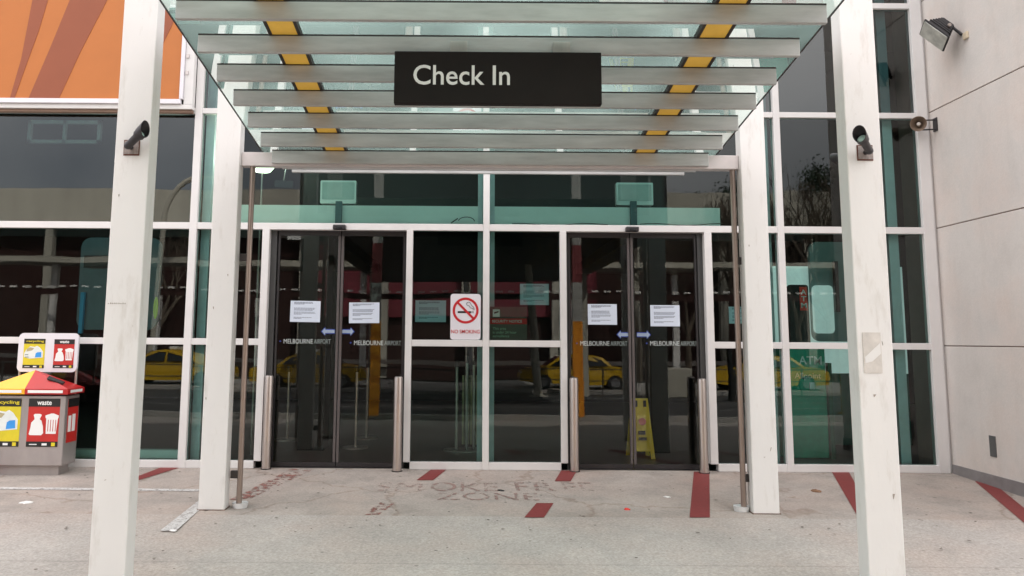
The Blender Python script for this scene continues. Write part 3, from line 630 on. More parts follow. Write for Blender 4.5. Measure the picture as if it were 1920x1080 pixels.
k.path([Vector((rc[0]+hw*x, -0.031, rc[1]+hw*z)) for x, z in cur], 0.0022, 6); k.build('cigarette', M_blacksign, NS)
text('NO SMOKING', cx_-hw*0.94, cx_+hw*0.94, cz_-hh*0.73, cz_-hh*0.57, -0.0308, M_red, 'lettering', NS, bold=0.008)

# security notice
p = P(919, 575, 0.04); q = P(988, 640, 0.04); cx_ = (p.x+q.x)/2; zt_ = p.z; zb_ = q.z
SN = thing('security_notice', (cx_, 0.04, zb_), 'dark SECURITY NOTICE panel with red band in the pane right of the centre mullion', 'sign')
MB().box(p.x, q.x, 0.04, 0.043, zb_, zt_).build('panel', mat('notice_dark', (0.06, 0.08, 0.06), 0.6), SN)
a = P(919, 597, 0.04); c = P(988, 608, 0.04)
MB().box(a.x, c.x, 0.0385, 0.0398, c.z, a.z).build('red_band', mat('notice_red', (0.85, 0.02, 0.02), 0.5), SN)
text('SECURITY NOTICE', a.x+0.02, c.x-0.05, c.z+0.016, a.z-0.014, 0.0375, M_textw, 'lettering', SN, bold=0.01)
for i, (s, f_) in enumerate([('This area', 0.42), ('is under 24 hour', 0.75), ('surveillance', 0.52)]):
    a = P(924, 616+7*i, 0.04); text(s, a.x, a.x+0.32*f_, a.z-0.012, a.z+0.014, 0.0385, mat('notice_text', (0.35, 0.6, 0.4), 0.6), 'lettering', SN)
a = P(924, 580, 0.04); c = P(937, 594, 0.04)
MB().box(a.x, c.x, 0.0385, 0.0398, c.z, a.z).build('camera_symbol', M_textw, SN)
MB().prism([(a.x+0.015, 0.0375, c.z+0.03), (c.x-0.012, 0.0375, c.z+0.045), (c.x-0.012, 0.0375, c.z+0.06), (a.x+0.012, 0.0375, c.z+0.045)], (0, 0.0008, 0)).build('camera_symbol', M_blacksign, SN)

# ------------------------------------------------------------------ bin
BN = thing('litter_bin', (-4.2, -0.3, 0), 'steel twin recycling and waste bin with yellow and red pitched lid by the left windows', 'bin')
x0, x1, y0, y1 = -4.555, -3.795, -0.47, -0.20
MB().box(x0+0.06, x1-0.05, y0+0.05, y1-0.03, gz(y0), 0.075).build('plinth', M_binsteel, BN)
MB().box(x0, x1, y0, y1, 0.0755, 0.72, 0.008).build('body', M_binsteel, BN)
xm = (x0+x1)/2; ym = (y0+y1)/2; e = 0.028; zl = 0.735; zr = 0.785; zp = 0.955
def lid(xa, xb, m, nm):
    k = MB(); b_ = bmesh.new()
    lo = [(xa, y0-e, zl), (xb, y0-e, zl), (xb, y1+e, zl), (xa, y1+e, zl)]; hi = [(xa, y0-e, zr), (xb, y0-e, zr), (xb, y1+e, zr), (xa, y1+e, zr)]
    L0 = [b_.verts.new(v) for v in lo]; H0 = [b_.verts.new(v) for v in hi]; ap = b_.verts.new((xm, ym, zp))
    b_.faces.new(L0[::-1])
    for i in range(4):
        j = (i+1) % 4; mid = (i == 1 and xb == xm) or (i == 3 and xa == xm)
        b_.faces.new((L0[i], L0[j], H0[j], H0[i])); b_.faces.new((H0[i], H0[j], ap))
    k.add(b_); return k.build(nm, m, BN)
lid(x0-e, xm-0.001, M_binyel, 'yellow_lid'); lid(xm+0.001, x1+e, M_binred, 'red_lid')
k = MB(); k.box(xm+0.03, x1-0.02, y0-e-0.003, y0-e-0.0005, 0.748, 0.774); k.box(x0+0.02, xm-0.03, y0-e-0.003, y0-e-0.0005, 0.748, 0.774); k.box(x1+e+0.0005, x1+e+0.003, y0+0.02, y1-0.02, 0.748, 0.774); k.build('lid_label', M_textw, BN)
# slot
MB().prism([(xm+0.17, y0+0.035, 0.868), (xm+0.33, y0+0.02, 0.824), (xm+0.33, y0+0.06, 0.838), (xm+0.17, y0+0.075, 0.893)], (0, -0.004, 0.012)).build('slot', M_blacksign, BN)
def poster(xa, xb, za, zb, y, kind, nm='poster', par=BN):
    h = zb-za; w_ = xb-xa
    d = MB().box(xa, xb, y-0.002, y, za, zb).build(nm, M_postyel if kind == 'r' else M_postred, par)
    MB().box(xa, xb, y-0.0035, y-0.0022, zb-h*0.17, zb).build('black_band', M_blacksign, d); MB().box(xa, xb, y-0.0035, y-0.0022, za, za+h*0.11).build('black_band', M_blacksign, d)
    k2 = M_postyel if kind == 'r' else M_textw
    text('recycling' if kind == 'r' else 'waste', xa+w_*(0.12 if kind == 'r' else 0.27), xb-w_*(0.06 if kind == 'r' else 0.27), zb-h*0.135, zb-h*0.045, y-0.0042, k2, 'lettering', d, bold=0.02)
    k = MB(); k.box(xa+w_*0.10, xa+w_*0.34, y-0.0046, y-0.0037, za+h*0.04, za+h*0.06); k.box(xa+w_*0.5, xa+w_*0.66, y-0.0046, y-0.0037, za+h*0.03, za+h*0.075); k.build('small_print', M_textw, d)
    MB().box(xa+w_*0.80, xa+w_*0.92, y-0.0046, y-0.0037, za+h*0.015, za+h*0.09).build('emblem', M_postyel, d)
    def pl(pts, m, n_): MB().prism([(xa+w_*u, y-0.0032, za+h*v) for u, v in pts], (0, 0.001, 0)).build(n_, m, d)
    if kind == 'w':
        pl([(0.06, 0.26), (0.10, 0.24), (0.46, 0.24), (0.52, 0.28), (0.50, 0.42), (0.44, 0.54), (0.38, 0.57), (0.44, 0.66), (0.38, 0.68), (0.22, 0.68), (0.18, 0.66), (0.22, 0.57), (0.12, 0.50), (0.10, 0.38)], M_textw, 'bag_symbol')
        pl([(0.60, 0.27), (0.92, 0.27), (0.96, 0.58), (0.98, 0.61), (0.98, 0.65), (0.82, 0.69), (0.74, 0.69), (0.56, 0.65), (0.56, 0.61), (0.59, 0.58)], M_textw, 'bin_symbol')
        k = MB()
        for i in range(4): k.box(xa+w_*(0.65+0.08*i), xa+w_*(0.67+0.08*i), y-0.0045, y-0.0034, za+h*0.32, za+h*0.56)
        k.build('bin_symbol', M_postred, d)
    else:
        pl([(0.04, 0.38), (0.30, 0.32), (0.62, 0.34), (0.92, 0.36), (0.92, 0.56), (0.76, 0.70), (0.62, 0.76), (0.52, 0.72), (0.30, 0.74), (0.12, 0.62), (0.04, 0.50)], mat('litter_white', (0.72, 0.76, 0.74), 0.6), 'rubbish_picture')
        MB().prism([(xa+w_*u, y-0.0042, za+h*v) for u, v in [(0.56, 0.36), (0.86, 0.38), (0.84, 0.55), (0.66, 0.54), (0.58, 0.50)]], (0, 0.0008, 0)).build('rubbish_picture', mat('litter_blue', (0.04, 0.30, 0.75), 0.5), d)
        MB().prism([(xa+w_*u, y-0.0042, za+h*v) for u, v in [(0.14, 0.56), (0.40, 0.60), (0.50, 0.68), (0.30, 0.71), (0.16, 0.66)]], (0, 0.0008, 0)).build('rubbish_picture', mat('litter_tan', (0.45, 0.38, 0.22), 0.6), d)
        k = MB(); k.box(xa+w_*0.10, xa+w_*0.26, y-0.0042, y-0.0034, za+h*0.36, za+h*0.39); k.box(xa+w_*0.08, xa+w_*0.24, y-0.0042, y-0.0034, za+h*0.44, za+h*0.47); k.build('rubbish_picture', mat('litter_grey', (0.2, 0.25, 0.25), 0.6), d)
poster(xm+0.035, x1-0.05, 0.25, 0.695, y0, 'w'); poster(x0+0.05, xm-0.035, 0.25, 0.695, y0, 'r')
# side poster
k = MB().box(x1+0.0005, x1+0.003, y0+0.05, y1-0.02, 0.28, 0.69); sp_ = k.build('poster', M_postred, BN)
MB().box(x1+0.0035, x1+0.0045, y0+0.05, y1-0.02, 0.61, 0.69).build('black_band', M_blacksign, sp_)
MB().box(x1+0.0035, x1+0.0045, y0+0.065, y0+0.12, 0.38, 0.53).build('bag_symbol', M_textw, sp_); MB().box(x1+0.0035, x1+0.0045, y0+0.14, y0+0.20, 0.38, 0.54).build('bin_symbol', M_textw, sp_)
# sign board above
p = P(33, 697, -0.20); q = P(150, 625, -0.20)
plate(rrect(p.x, q.x, p.z, q.z, 0.05), -0.22, -0.195).build('header_board', M_signwhite, BN)
poster(P(42, 690, -.22).x, P(82, 690, -.22).x, P(42, 690, -.22).z, P(42, 635, -.22).z, -0.2205, 'r'); poster(P(99, 690, -.22).x, P(137, 690, -.22).x, P(99, 690, -.22).z, P(99, 636, -.22).z, -0.2205, 'w')
k = MB()
for x in (p.x+0.015, q.x-0.015): k.tube((x, -0.19, 0.70), (x, -0.19, q.z-0.02), 0.012, n=12)
k.build('post', M_steel, BN, True)

# litter on the ground
M_litter = mat('litter_paper', (0.72, 0.70, 0.68), 0.8)
def scrap(px, py, s, m, lab, cat='litter', flat=0.25):
    c = G(px, py); b_ = bmesh.new(); bmesh.ops.create_icosphere(b_, subdivisions=2, radius=s)
    for v in b_.verts: v.co = Vector((v.co.x*(1+0.5*random.random()), v.co.y*(0.6+0.4*random.random()), abs(v.co.z)*flat*(0.6+0.8*random.random()))); 
    o = MB().add(b_, Matrix.Translation(c) @ Matrix.Rotation(random.random()*3, 4, 'Z')).build('litter_scrap', m, None, origin=c); tag(o, lab, cat)
scrap(49, 943, 0.045, M_litter, 'crumpled white tissue lying left of the front left column')
scrap(325, 995, 0.025, M_litter, 'small white scrap at the end of the worn white line')
scrap(1176, 956, 0.02, mat('litter_red', (0.6, 0.03, 0.02), 0.5), 'tiny red scrap on the ground between the columns', flat=0.8)
scrap(1251, 932, 0.03, M_litter, 'flat white scrap on the ground left of the long red stripe', flat=0.2)
scrap(1530, 922, 0.04, mat('dry_leaf', (0.22, 0.12, 0.07), 0.8), 'brown curled leaf between the right columns', 'leaf', flat=0.5)
scrap(939, 920, 0.03, M_blacksign, 'dark scrap lying on the faded floor lettering', flat=0.3)
k = MB(); random.seed(3)
for i in range(230):
    x = random.uniform(-4.4, 4.5); y = -random.uniform(0.05, 4.4)**1.0; s = random.uniform(0.004, 0.012)
    b_ = bmesh.new(); bmesh.ops.create_icosphere(b_, subdivisions=1, radius=s)
    for v in b_.verts: v.co = Vector((v.co.x*random.uniform(0.8, 2), v.co.y, abs(v.co.z)*0.4))
    k.add(b_, Matrix.Translation((x, y, gz(y)+0.001)) @ Matrix.Rotation(random.random()*6, 4, 'Z'))
tag(k.build('ground_debris', mat('grit', (0.10, 0.075, 0.06), 0.9)), 'tiny bits of dirt and leaf crumbs strewn over the forecourt', 'debris', kind='stuff')

# ------------------------------------------------------------------ things inside, behind the glass
for x0, x1, y0, y1, xs, lab in [(605, 672, 344, 386, 636, 'green looking sign box on a stem above the left doors, behind glass'), (1151, 1218, 348, 389, 1187, 'green looking sign box on a stem above the right doors, behind glass')]:
    p = P(x0, y1, 0.5); q = P(x1, y0, 0.5); t = thing('sign_box', ((p.x+q.x)/2, 0.5, p.z), lab, 'sign box', 'sign boxes above the doors')
    plate(rrect(p.x, q.x, p.z, q.z, 0.012), 0.34, 0.42).build('box', M_intwhite, t)
    plate(rrect(p.x+0.02, q.x-0.02, p.z+0.045, q.z-0.02, 0.01), 0.335, 0.339).build('face', mat('box_face', (0.45, 0.52, 0.50), 0.5), t)
    a = P(xs, 378, 0.1); MB().box(a.x-0.033, a.x+0.033, 0.07, 0.11, 2.43, a.z).build('stem', mat('stem_grey', (0.08, 0.13, 0.15), 0.5), t)
# cables on the ledge
k = MB(); c = P(880, 415, 0.06); k.path([c+Vector((0.07*math.cos(a)*1.2-0.03, 0, 0.045*math.sin(a))) for a in [0.3*i for i in range(11)]], 0.004, 6); k.path([c+Vector((-0.19, 0, -0.02)), c+Vector((-0.12, 0, 0.03))], 0.006, 6)
tag(k.build('loose_cable', M_black, None, True, origin=c), 'loose black cable curled on the ledge left of the centre mullion', 'cable')
for i, (a0, a1, a2) in enumerate([(500, 560, 620), (960, 1060, 1150), (1200, 1290, 1360)]):
    pts = [P(x, 421+2*math.sin(x*0.05), 0.055) for x in range(a0, a2, 12)]; k = MB(); k.path(pts, 0.004, 5)
    tag(k.build('ledge_cable', M_black, None, True, origin=pts[0]), ['thin cable lying along the ledge above the left doors', 'thin cable lying along the ledge right of the centre mullion', 'thin cable lying along the ledge above the right doors'][i], 'cable')
# wet floor sign
t = thing('wet_floor_sign', (1.75, 0.9, 0), 'yellow folding wet floor sign standing inside behind the right doors', 'wet floor sign')
p = P(1178, 845, 0.9); q = P(1221, 738, 0.9)
for s, nm in ((-1, 'front_panel'), (1, 'rear_panel')):
    xa, xb = p.x, q.x
    k = MB(); k.prism([(xa, 0.9+s*0.14, 0.0), (xa+0.045, 0.9+s*0.14, 0.0), (xa+0.05, 0.9+s*0.12, 0.08), (xb-0.05, 0.9+s*0.12, 0.08), (xb-0.045, 0.9+s*0.14, 0.0), (xb, 0.9+s*0.14, 0.0), (xb-0.045, 0.9+s*0.02, 0.64), (xa+0.045, 0.9+s*0.02, 0.64)], (0, 0.012, 0)); k.build(nm, M_wetyel, t)
MB().tube(((xa+xb)/2, 0.76, 0.40), ((xa+xb)/2, 0.772, 0.40), 0.04).build('symbol', M_red, t)
k = MB(); k.box((xa+xb)/2-0.04, (xa+xb)/2+0.045, 0.765, 0.775, 0.20, 0.23); k.box((xa+xb)/2-0.045, (xa+xb)/2+0.03, 0.765, 0.775, 0.26, 0.30); k.box(xa+0.07, xa+0.10, 0.85, 0.86, 0.55, 0.62); k.box(xb-0.10, xb-0.07, 0.85, 0.86, 0.55, 0.62); k.build('figure', M_blacksign, t)
# ATM corner
t = thing('cash_machine', (3.7, 1.0, 0), 'green cash machine with ATM lettering behind the right hand pane', 'cash machine')
p = P(1487, 835, 0.9); q = P(1547, 655, 0.9)
MB().box(p.x-0.1, q.x, 0.9, 1.5, 0.0, q.z+0.03, 0.02).build('cabinet', M_green, t)
MB().box(q.x+0.003, q.x+0.045, 0.86, 0.92, 0.0, q.z-0.15).build('side_frame', mat('frame_green', (0.0, 0.10, 0.06), 0.5), t)
a = P(1498, 683, .89); c = P(1540, 668, .89); text('ATM', a.x, c.x, a.z, c.z, 0.888, M_textw, 'lettering', t, bold=0.01)
a = P(1490, 713, .89); c = P(1539, 699, .89); text('Allpoint', a.x, c.x, a.z, c.z, 0.888, M_textw, 'lettering', t, bold=0.01)
a = P(1518, 730, .89); c = P(1527, 717, .89); MB().box(a.x, c.x, 0.885, 0.8895, a.z, c.z).build('card_slot', M_textw, t)
t = thing('atm_totem', (3.7, 1.15, 1.2), 'dark upright panel with a red vertical ATM strip behind the right hand pane', 'sign')
p = P(1483, 650, 0.85); q = P(1515, 534, 0.85)
plate(rrect(p.x, q.x, p.z, q.z, 0.03), 0.85, 0.899).build('panel', M_int, t)
a = P(1501, 582, .84); c = P(1513, 538, .84); MB().box(a.x, c.x, 0.845, 0.8495, a.z, c.z).build('red_strip', mat('strip_red', (0.9, 0.05, 0.03), 0.5), t)
for i, ch in enumerate('ATM'):
    z1 = c.z-0.03-0.075*i; text(ch, a.x+0.012, c.x-0.012, z1-0.055, z1, 0.842, M_textw, 'lettering', t, bold=0.01)
t = thing('booth_panel', (4.0, 1.6, 0), 'pale rounded booth panel given a faint glow, seen green behind the right hand pane', 'booth')
p = P(1478, 650, 1.7); q = P(1600, 500, 1.7); MB().box(p.x-0.2, q.x+0.6, 1.7, 1.74, 0.05, 0.899).build('lower_panel', mat('booth_lower', (0.02, 0.16, 0.13), 0.5), t); MB().box(p.x-0.2, q.x+0.6, 1.7, 1.74, 0.9, q.z).build('back_panel', mat('booth_white_glow', (0.85, 0.88, 0.86), 0.5, emit=0.10), t)  # faint emission added to lift the upper panel out of the dark interior
p = P(1522, 640, 1.55); q = P(1590, 455, 1.55); plate(rrect(p.x, q.x, p.z, q.z, 0.1), 1.50, 1.56).build('rounded_frame', M_intgrey, t)
a = P(1528, 625, 1.45); c = P(1562, 535, 1.45); plate(rrect(a.x, c.x, a.z, c.z, 0.05), 1.46, 1.49).build('screen', mat('booth_pale_glow', (0.8, 0.85, 0.83), 0.5, emit=0.10), t)  # same added glow on the pale rounded plate
a = P(1568, 585, 1.4); c = P(1571, 490, 1.4); MB().box(a.x, c.x, 1.4, 1.44, a.z, c.z).build('handle', M_black, t)
# left booth
t = thing('booth_panel', (-4.0, 1.3, 0), 'grey rounded booth panel with a blue strip behind the left hand pane', 'booth')
p = P(142, 618, 1.2); q = P(303, 446, 1.2); plate(rrect(p.x, q.x, p.z, q.z, 0.12), 1.2, 1.26).build('rounded_frame', mat('booth_grey', (0.10, 0.13, 0.15), 0.5), t)
a = P(146, 625, 1.15); c = P(158, 548, 1.15); MB().box(a.x, c.x, 1.15, 1.19, a.z, c.z).build('blue_strip', mat('strip_blue', (0.02, 0.25, 0.45), 0.5), t)
a = P(292, 577, 1.15); MB().sphere(a, 0.13, (0.22, 0.08, 1)).build('oval_mark', mat('mark_lime', (0.35, 0.55, 0.02), 0.5), t, True)
p = P(158, 502, 1.19); q = P(230, 480, 1.19); MB().box(p.x, q.x, 1.17, 1.195, p.z, q.z).build('dark_screen', M_intblack, t)
# queue posts inside
for i, (px, py, pt, lab) in enumerate([(543, 0, 690, 'thin queue post inside behind the left door leaf'), (670, 0, 690, 'queue post inside behind the second door leaf'), (690, 0, 682, 'queue post with black head beside the orange reflection'),
                                   (857, 0, 680, 'leftmost queue post in front of the slatted box'), (876, 0, 672, 'middle queue post in front of the slatted box'), (889, 0, 676, 'rightmost queue post in front of the slatted box'), (1203, 0, 688, 'queue post inside above the wet floor sign')]):
    Y = [2.2, 1.5, 2.4, 1.35, 1.3, 1.38, 2.4][i]; q = P(px, pt, Y); t = thing('queue_post', (q.x, Y, 0), lab, 'queue post', 'queue posts inside')
    MB().tube((q.x, Y, 0.01), (q.x, Y, q.z-0.05), 0.018, n=12).build('pole', M_steel, t, True)
    MB().tube((q.x, Y, q.z-0.05), (q.x, Y, q.z+0.02), 0.03, n=14).build('head', M_black, t, True); MB().tube((q.x, Y, 0), (q.x, Y, 0.015), 0.15, n=24).build('base', M_steel, t, True)
t = thing('slatted_box', (-0.05, 1.5, 0), 'pale slatted wooden box standing inside left of the centre mullion', 'crate')
p = P(866, 800, 1.5); q = P(903, 704, 1.5); k = MB()
M_slatwood = mat('slat_wood', (0.55, 0.48, 0.28), 0.7, var=0.3, scale=9)
for i in range(7): xx = p.x+(q.x-p.x)*i/7; k.box(xx, xx+0.022, 1.5, 1.52, 0.05, q.z)
k.build('slats', M_slatwood, t); MB().box(p.x, q.x, 1.521, 1.9, 0, q.z-0.03).build('box', M_int, t)
# lit lamp behind the glass, left
lp = P(492, 316, 0.9); t = thing('uplight_lamp', (lp.x, 0.9, 0), 'lit white lamp on a thin pole behind the glass left of the doors', 'lamp')
M_lit = mat('lit_shade', (1.0, 0.95, 0.7), 0.5, emit=2.0)
ld = bpy.data.lights.new('lamp_light', 'POINT'); ld.energy = 14; ld.color = (1, 0.93, 0.8); ld.shadow_soft_size = 0.12
lo_ = bpy.data.objects.new('lamp_light', ld); COL.objects.link(lo_); lo_.parent = t; lo_.location = (0, 0, lp.z+0.16)
MB().lathe([(0.0, lp.z-0.035), (0.09, lp.z-0.035), (0.145, lp.z+0.03), (0.0, lp.z+0.035)], Matrix.Translation((lp.x, 0.9, 0))).build('shade', M_lit, t, True)
MB().tube((lp.x, 0.9, 0), (lp.x, 0.9, lp.z-0.0355), 0.011).build('pole', M_steel, t, True)
a = P(533, 345, 0.8); t = thing('standin', a, 'dark projector for a reflected floodlight behind the glass beside the lit lamp', 'standin')
bx(a, (0.2, -1, -0.2), (0, 0, 1), 0.20, 0.14, 0.07, 0.08).build('body', M_black, t); MB().tube(a+Vector((0, 0.0, 0.03)), a+Vector((0.02, 0.05, 0.25)), 0.015).build('arm', M_black, t, True)  # solid body stands in for a floodlight mirrored in the glass
# interior window frame upper left
t = thing('interior_window', (-4.3, 3, 3.4), 'dim two pane window frame seen through the upper left glass', 'window')
p = P(50, 268, 3.0); q = P(190, 226, 3.0); k = MB()
for a, b, c, d in [(p.x, q.x, p.z, p.z+0.05), (p.x, q.x, q.z-0.05, q.z), (p.x, p.x+0.05, p.z, q.z), (q.x-0.05, q.x, p.z, q.z), ((p.x+q.x)/2-0.02, (p.x+q.x)/2+0.02, p.z, q.z)]: k.box(a, b, 3.0, 3.05, c, d)
k.build('frame', M_intwhite, t)

# ------------------------------------------------------------------ across the road (seen as reflections)
CP = thing('multistorey_carpark', (0, -48, gz(-48)), 'long concrete car park with shaded decks painted dark across the road', 'car park')
pt_ = RP(900, 357, 48).z; pb_ = RP(900, 428, 48).z
MB().box(-70, 70, -49, -48, pb_, pt_).build('parapet', M_far, CP)
MB().box(-70, 70, -62, -49.5, gz(-48)-0.5, pt_-0.6).build('deck_shade', M_fardark, CP)  # solid box, its dark colour stands for shade inside the open decks
MB().box(-11, 9, -49.4, -49.0, 2.9, pb_-0.01).build('maroon_panel', M_maroon, CP)
for i in range(-11, 12):
    MB().box(i*6-0.3, i*6+0.3, -48.9, -48.3, gz(-48)-0.5, pb_-0.01).build('pillar', M_far, CP)
MB().box(-13, -1.5, -47.95, -47.7, pb_-0.9, pb_-0.15).build('fascia_sign', M_textw, CP)
MB().box(-70, 70, -47.8, -47.5, RP(900, 650, 48).z-1.2, RP(900, 650, 48).z-0.9).build('rail', M_steel, CP)
WK = thing('covered_walkway', (0, -33, gz(-33)), 'grey roofed walkway on white posts across the road', 'walkway')
za = RP(900, 500, 33).z; zb = RP(900, 489, 33).z
MB().box(-45, 45, -35.5, -33, za, zb).build('roof', M_far, WK)
for i in range(-8, 9): MB().box(i*5.5-0.16, i*5.5+0.16, -34.4, -34.1, gz(-34), za-0.005).build('post', M_white, WK)
k = MB(); zz = RP(900, 547, 33).z
for i in range(-70, 70): k.box(i*0.62, i*0.62+0.33, -32.95, -32.85, zz-0.05, zz+0.04)
k.build('roof_lugs', M_white, WK); MB().box(-45, 45, -33.0, -32.96, zz-0.4, zz-0.1).build('side_rail', M_fardark, WK)
BR = thing('overhead_blocker', (0, -12.5, 4), 'unseen dark bridge passing overhead behind the viewer', 'blocker')
pa = RP(565, 430, 12); pb = RP(1248, 430, 12); MB().box(pa.x, pb.x, -30, -12, pa.z, pa.z+3.2).build('blocker_body', M_intblack, BR)  # dark block added behind the camera to black out reflected sky
for x in (pa.x+0.5, pb.x-0.9): MB().box(x, x+0.4, -23, -22.6, gz(-23), pa.z-0.005).build('pier', M_far, BR)
FN = thing('road_railing', (0, -23.6, gz(-23.6)), 'thin metal road railing reflected in front of the taxis', 'railing')
k = MB()
for z in (0.55, 1.0): k.tube((-26, -23.6, gz(-23.6)+z), (26, -23.6, gz(-23.6)+z), 0.022, n=8)
M_farrail = mat('rail_paint', (0.07, 0.065, 0.06), 0.8)
k.build('rails', M_farrail, FN)
for i in range(-10, 11): MB().tube((i*2.6, -23.6, gz(-23.6)), (i*2.6, -23.6, gz(-23.6)+1.05), 0.035, n=8).build('post', M_farrail, FN)
# taxis
def taxi(x, y, lab, flip):
    z = gz(y); t = thing('taxi', (x, y, z+0.13), lab, 'taxi', 'yellow taxis queued across the road'); Z = z+0.13
    L_ = 4.8; hw = 0.9
    prof = [(-2.4, 0.35), (-2.42, 0.62), (-2.25, 0.83), (-1.6, 0.95), (-1.35, 1.0), (-0.75, 1.38), (-0.3, 1.46), (0.5, 1.46), (0.95, 1.36), (1.35, 1.0), (2.0, 0.93), (2.38, 0.78), (2.42, 0.5), (2.38, 0.28), (1.85, 0.24), (1.75, 0.5), (1.45, 0.62), (1.15, 0.5), (1.05, 0.24), (-1.05, 0.24), (-1.15, 0.5), (-1.45, 0.62), (-1.75, 0.5), (-1.85, 0.26)]
    b_ = bmesh.new(); sides = []
    for yy in (-hw, -hw*0.97, hw*0.97, hw):
        sc = 1.0 if abs(yy) < hw*0.98 else 0.985
        sides.append([b_.verts.new((x+px_*sc, y+(yy if pz < 1.02 else yy*0.78), Z+pz)) for px_, pz in prof])
    for A, Bq in zip(sides[:-1], sides[1:]):
        for i in range(len(prof)): b_.faces.new((A[i], A[(i+1) % len(prof)], Bq[(i+1) % len(prof)], Bq[i]))
    b_.faces.new(sides[0]); b_.faces.new(sides[-1][::-1]); bmesh.ops.recalc_face_normals(b_, faces=b_.faces[:])
    MB().add(b_).build('body', M_taxi, t)
    for s in (-1, 1):
        for w0 in ([(-1.15, 1.02), (-0.72, 1.32), (-0.15, 1.38), (-0.15, 1.02)], [(-0.05, 1.02), (-0.05, 1.38), (0.5, 1.38), (0.85, 1.28), (1.15, 1.02)]):
            yy = y+s*hw*0.90
            MB().prism([(x+a, y + s*(hw*(0.985-0.215*(c-1.02)/0.36)+0.008), Z+c) for a, c in w0], (0, s*0.012, 0)).build('side_window', M_carglass, t)
        for wx in (-1.45, 1.45):
            wh = MB().tube((x+wx, y+s*(hw-0.22), Z+0.32), (x+wx, y+s*(hw+0.0), Z+0.32), 0.32, n=24).build('wheel', M_tyre, t, True)
            MB().tube((x+wx, y+s*(hw+0.001), Z+0.32), (x+wx, y+s*(hw+0.02), Z+0.32), 0.19, n=20).build('rim', M_rim, wh, True)
    MB().prism([(x-1.33, y-0.66, Z+1.03), (x-1.33, y+0.66, Z+1.03), (x-0.80, y+0.60, Z+1.375), (x-0.80, y-0.60, Z+1.375)], (-0.02, 0, 0.02)).build('windscreen', M_carglass, t)
    MB().box(x-0.15, x+0.15, y-0.35, y+0.35, Z+1.465, Z+1.58, 0.02).build('roof_light', M_textw, t)
    for s in (-1, 1): MB().sphere((x-2.32, y+s*0.66, Z+0.68), 0.13, (0.5, 1, 0.6)).build('headlight', M_lens, t, True)
    return t
tx = taxi(RP(1080, 700, 26).x, -26, 'yellow taxi across the road opposite the central pane', False)
base_x = tx.location.x
for px_, lab in [(1430, 'yellow taxi across the road opposite the right column'), (585, 'yellow taxi across the road opposite the left doors'), (330, 'yellow taxi across the road opposite the left column')]:
    copy_thing(tx, (RP(px_, 700, 26).x, -26, tx.location.z), lab, rotz=math.pi if px_ == 585 else 0.0)
# concrete block, poles, road posts
a = RP(1245, 722, 22); b = RP(1302, 690, 22)
o = MB().box(a.x, b.x, -22.8, -22, gz(-22), b.z, 0.04).build('concrete_block', M_far, None, origin=((a.x+b.x)/2, -22, gz(-22))); tag(o, 'pale concrete block on the road edge opposite the right doors', 'barrier')
def street_pole(px, K, ztop, r, m, lab, name='street_pole', bands=None, lean=0):
    x = RP(px, 640, K).x; z = gz(-K); t = thing(name, (x, -K, z), lab, 'pole'); MB().tube((x, -K, z), (x+lean, -K, ztop), r, r*0.8, 14).build('pole', m, t, True)
    MB().tube((x, -K, z), (x, -K, z+0.04), r*2.2, n=16).build('base', m, t, True); return t
street_pole(1010, 21, 4.6, 0.16, M_far, 'leaning grey street pole reflected in the central pane', lean=-0.5)
street_pole(1575, 12, 1.0, 0.06, M_taxi, 'yellow bollard pole reflected beside the cash machine')
street_pole(508, 22, 1.3, 0.14, M_taxi, 'yellow post reflected at the left door jamb')
street_pole(1366, 20, 1.2, 0.12, M_intblack, 'black marker post reflected right of the doors')
for px in (700, 820, 930): pass
x = RP(290, 500, 30).x; z = gz(-30); t = thing('street_lamp', (x, -30, z), 'curved grey street lamp reflected in the left windows', 'street lamp')
top = RP(318, 330, 30).z; k = MB(); pts = [Vector((x, -30, z)), Vector((x+0.2, -30, top-3))] + [Vector((x+0.2+1.8*(1-math.cos(a)), -30, top-3+3*math.sin(a))) for a in [math.pi/2*i/8 for i in range(1, 9)]]
k.path(pts, 0.13, 10); k.build('pole', M_far, t, True); MB().box(x+2.0, x+2.9, -30.15, -29.85, top-0.08, top+0.06, 0.03).build('lamp_head', M_far, t)
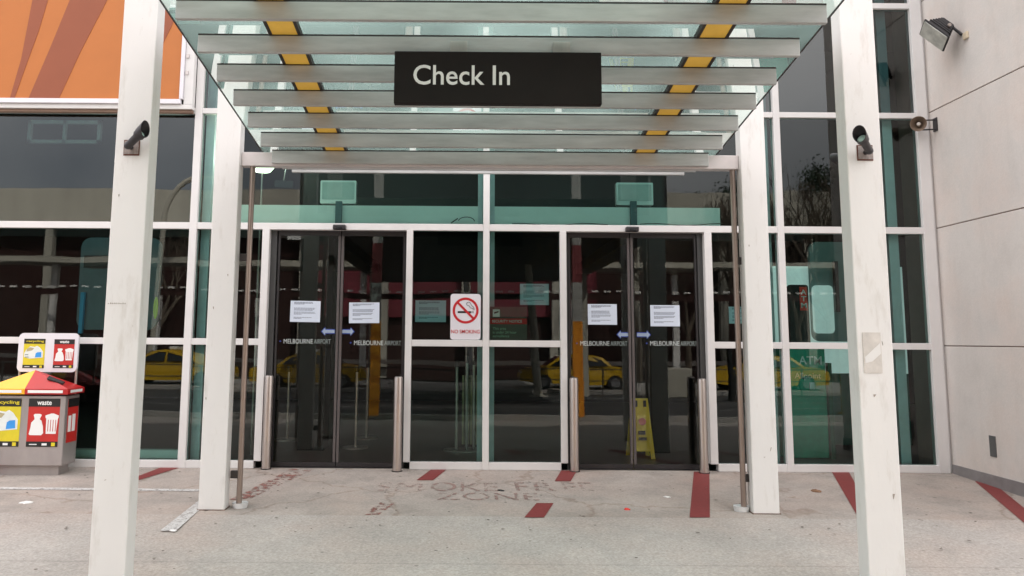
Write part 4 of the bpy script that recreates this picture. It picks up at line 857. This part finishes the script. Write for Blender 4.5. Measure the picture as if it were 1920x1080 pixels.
# bare trees
def bare_tree(x, y, h, seed, lab):
    random.seed(seed); z = gz(y); t = thing('bare_tree', (x, y, z), lab, 'tree', 'bare trees across the road'); tr = MB(); br = MB()
    def grow(p, d, l, r, dep):
        q = p + d*l; (tr if dep < 2 else br).tube(p, q, r, r*0.7, 6 if dep < 3 else 4, caps=False)
        if dep >= 6: return
        for i in range(3 if dep < 5 else 2):
            nd = (d + Vector((random.uniform(-1, 1), random.uniform(-1, 1), random.uniform(-0.1, 0.7)))*0.62).normalized(); grow(q, nd, l*random.uniform(0.62, 0.85), r*0.62, dep+1)
    grow(Vector((x, y, z)), Vector((0, 0, 1)), h*0.26, h*0.02, 0)
    tr.build('trunk', M_bark, t, True); br.build('crown', M_bark, t)
for i, (px, K, h) in enumerate([(1290, 44, 12), (1390, 43, 14), (1490, 44, 13), (1550, 42, 14.5), (300, 44, 12), (1200, 45, 11)]):
    bare_tree(RP(px, 500, K).x, -K, h, 11+i, ['leafless tree reflected above the right doors', 'leafless tree reflected beside the right rear column', 'tall leafless tree reflected in the right upper pane', 'leafless tree reflected behind the right front column', 'leafless tree reflected beside the left rear column', 'small leafless tree reflected over the right door pair'][i])
def evergreen(px, K, h, seed, lab):
    random.seed(seed); x = RP(px, 500, K).x; z = gz(-K); t = thing('evergreen_tree', (x, -K, z), lab, 'tree'); MB().tube((x, -K, z), (x, -K, z+h*0.8), 0.3, 0.08, 8).build('trunk', M_bark, t, True); b_ = bmesh.new()
    cl = [Vector((x+random.gauss(0, h*0.10), -K+random.gauss(0, h*0.10), z+h*random.uniform(0.5, 1.0))) for _ in range(16)]
    for i in range(11000):
        c = random.choice(cl) + Vector([random.gauss(0, h*0.033) for _ in range(3)]); u = Vector([random.uniform(-1, 1) for _ in range(3)]).normalized()*0.10; v = u.cross(Vector([random.uniform(-1, 1) for _ in range(3)])).normalized()*0.06
        b_.faces.new([b_.verts.new(c-u), b_.verts.new(c+v), b_.verts.new(c+u), b_.verts.new(c-v)])
    MB().add(b_).build('crown', M_leaf, t)
evergreen(1355, 52, 15.0, 5, 'dark rounded evergreen reflected above the right doors'); evergreen(1572, 50, 15.0, 6, 'dark evergreen reflected in the right upper pane')
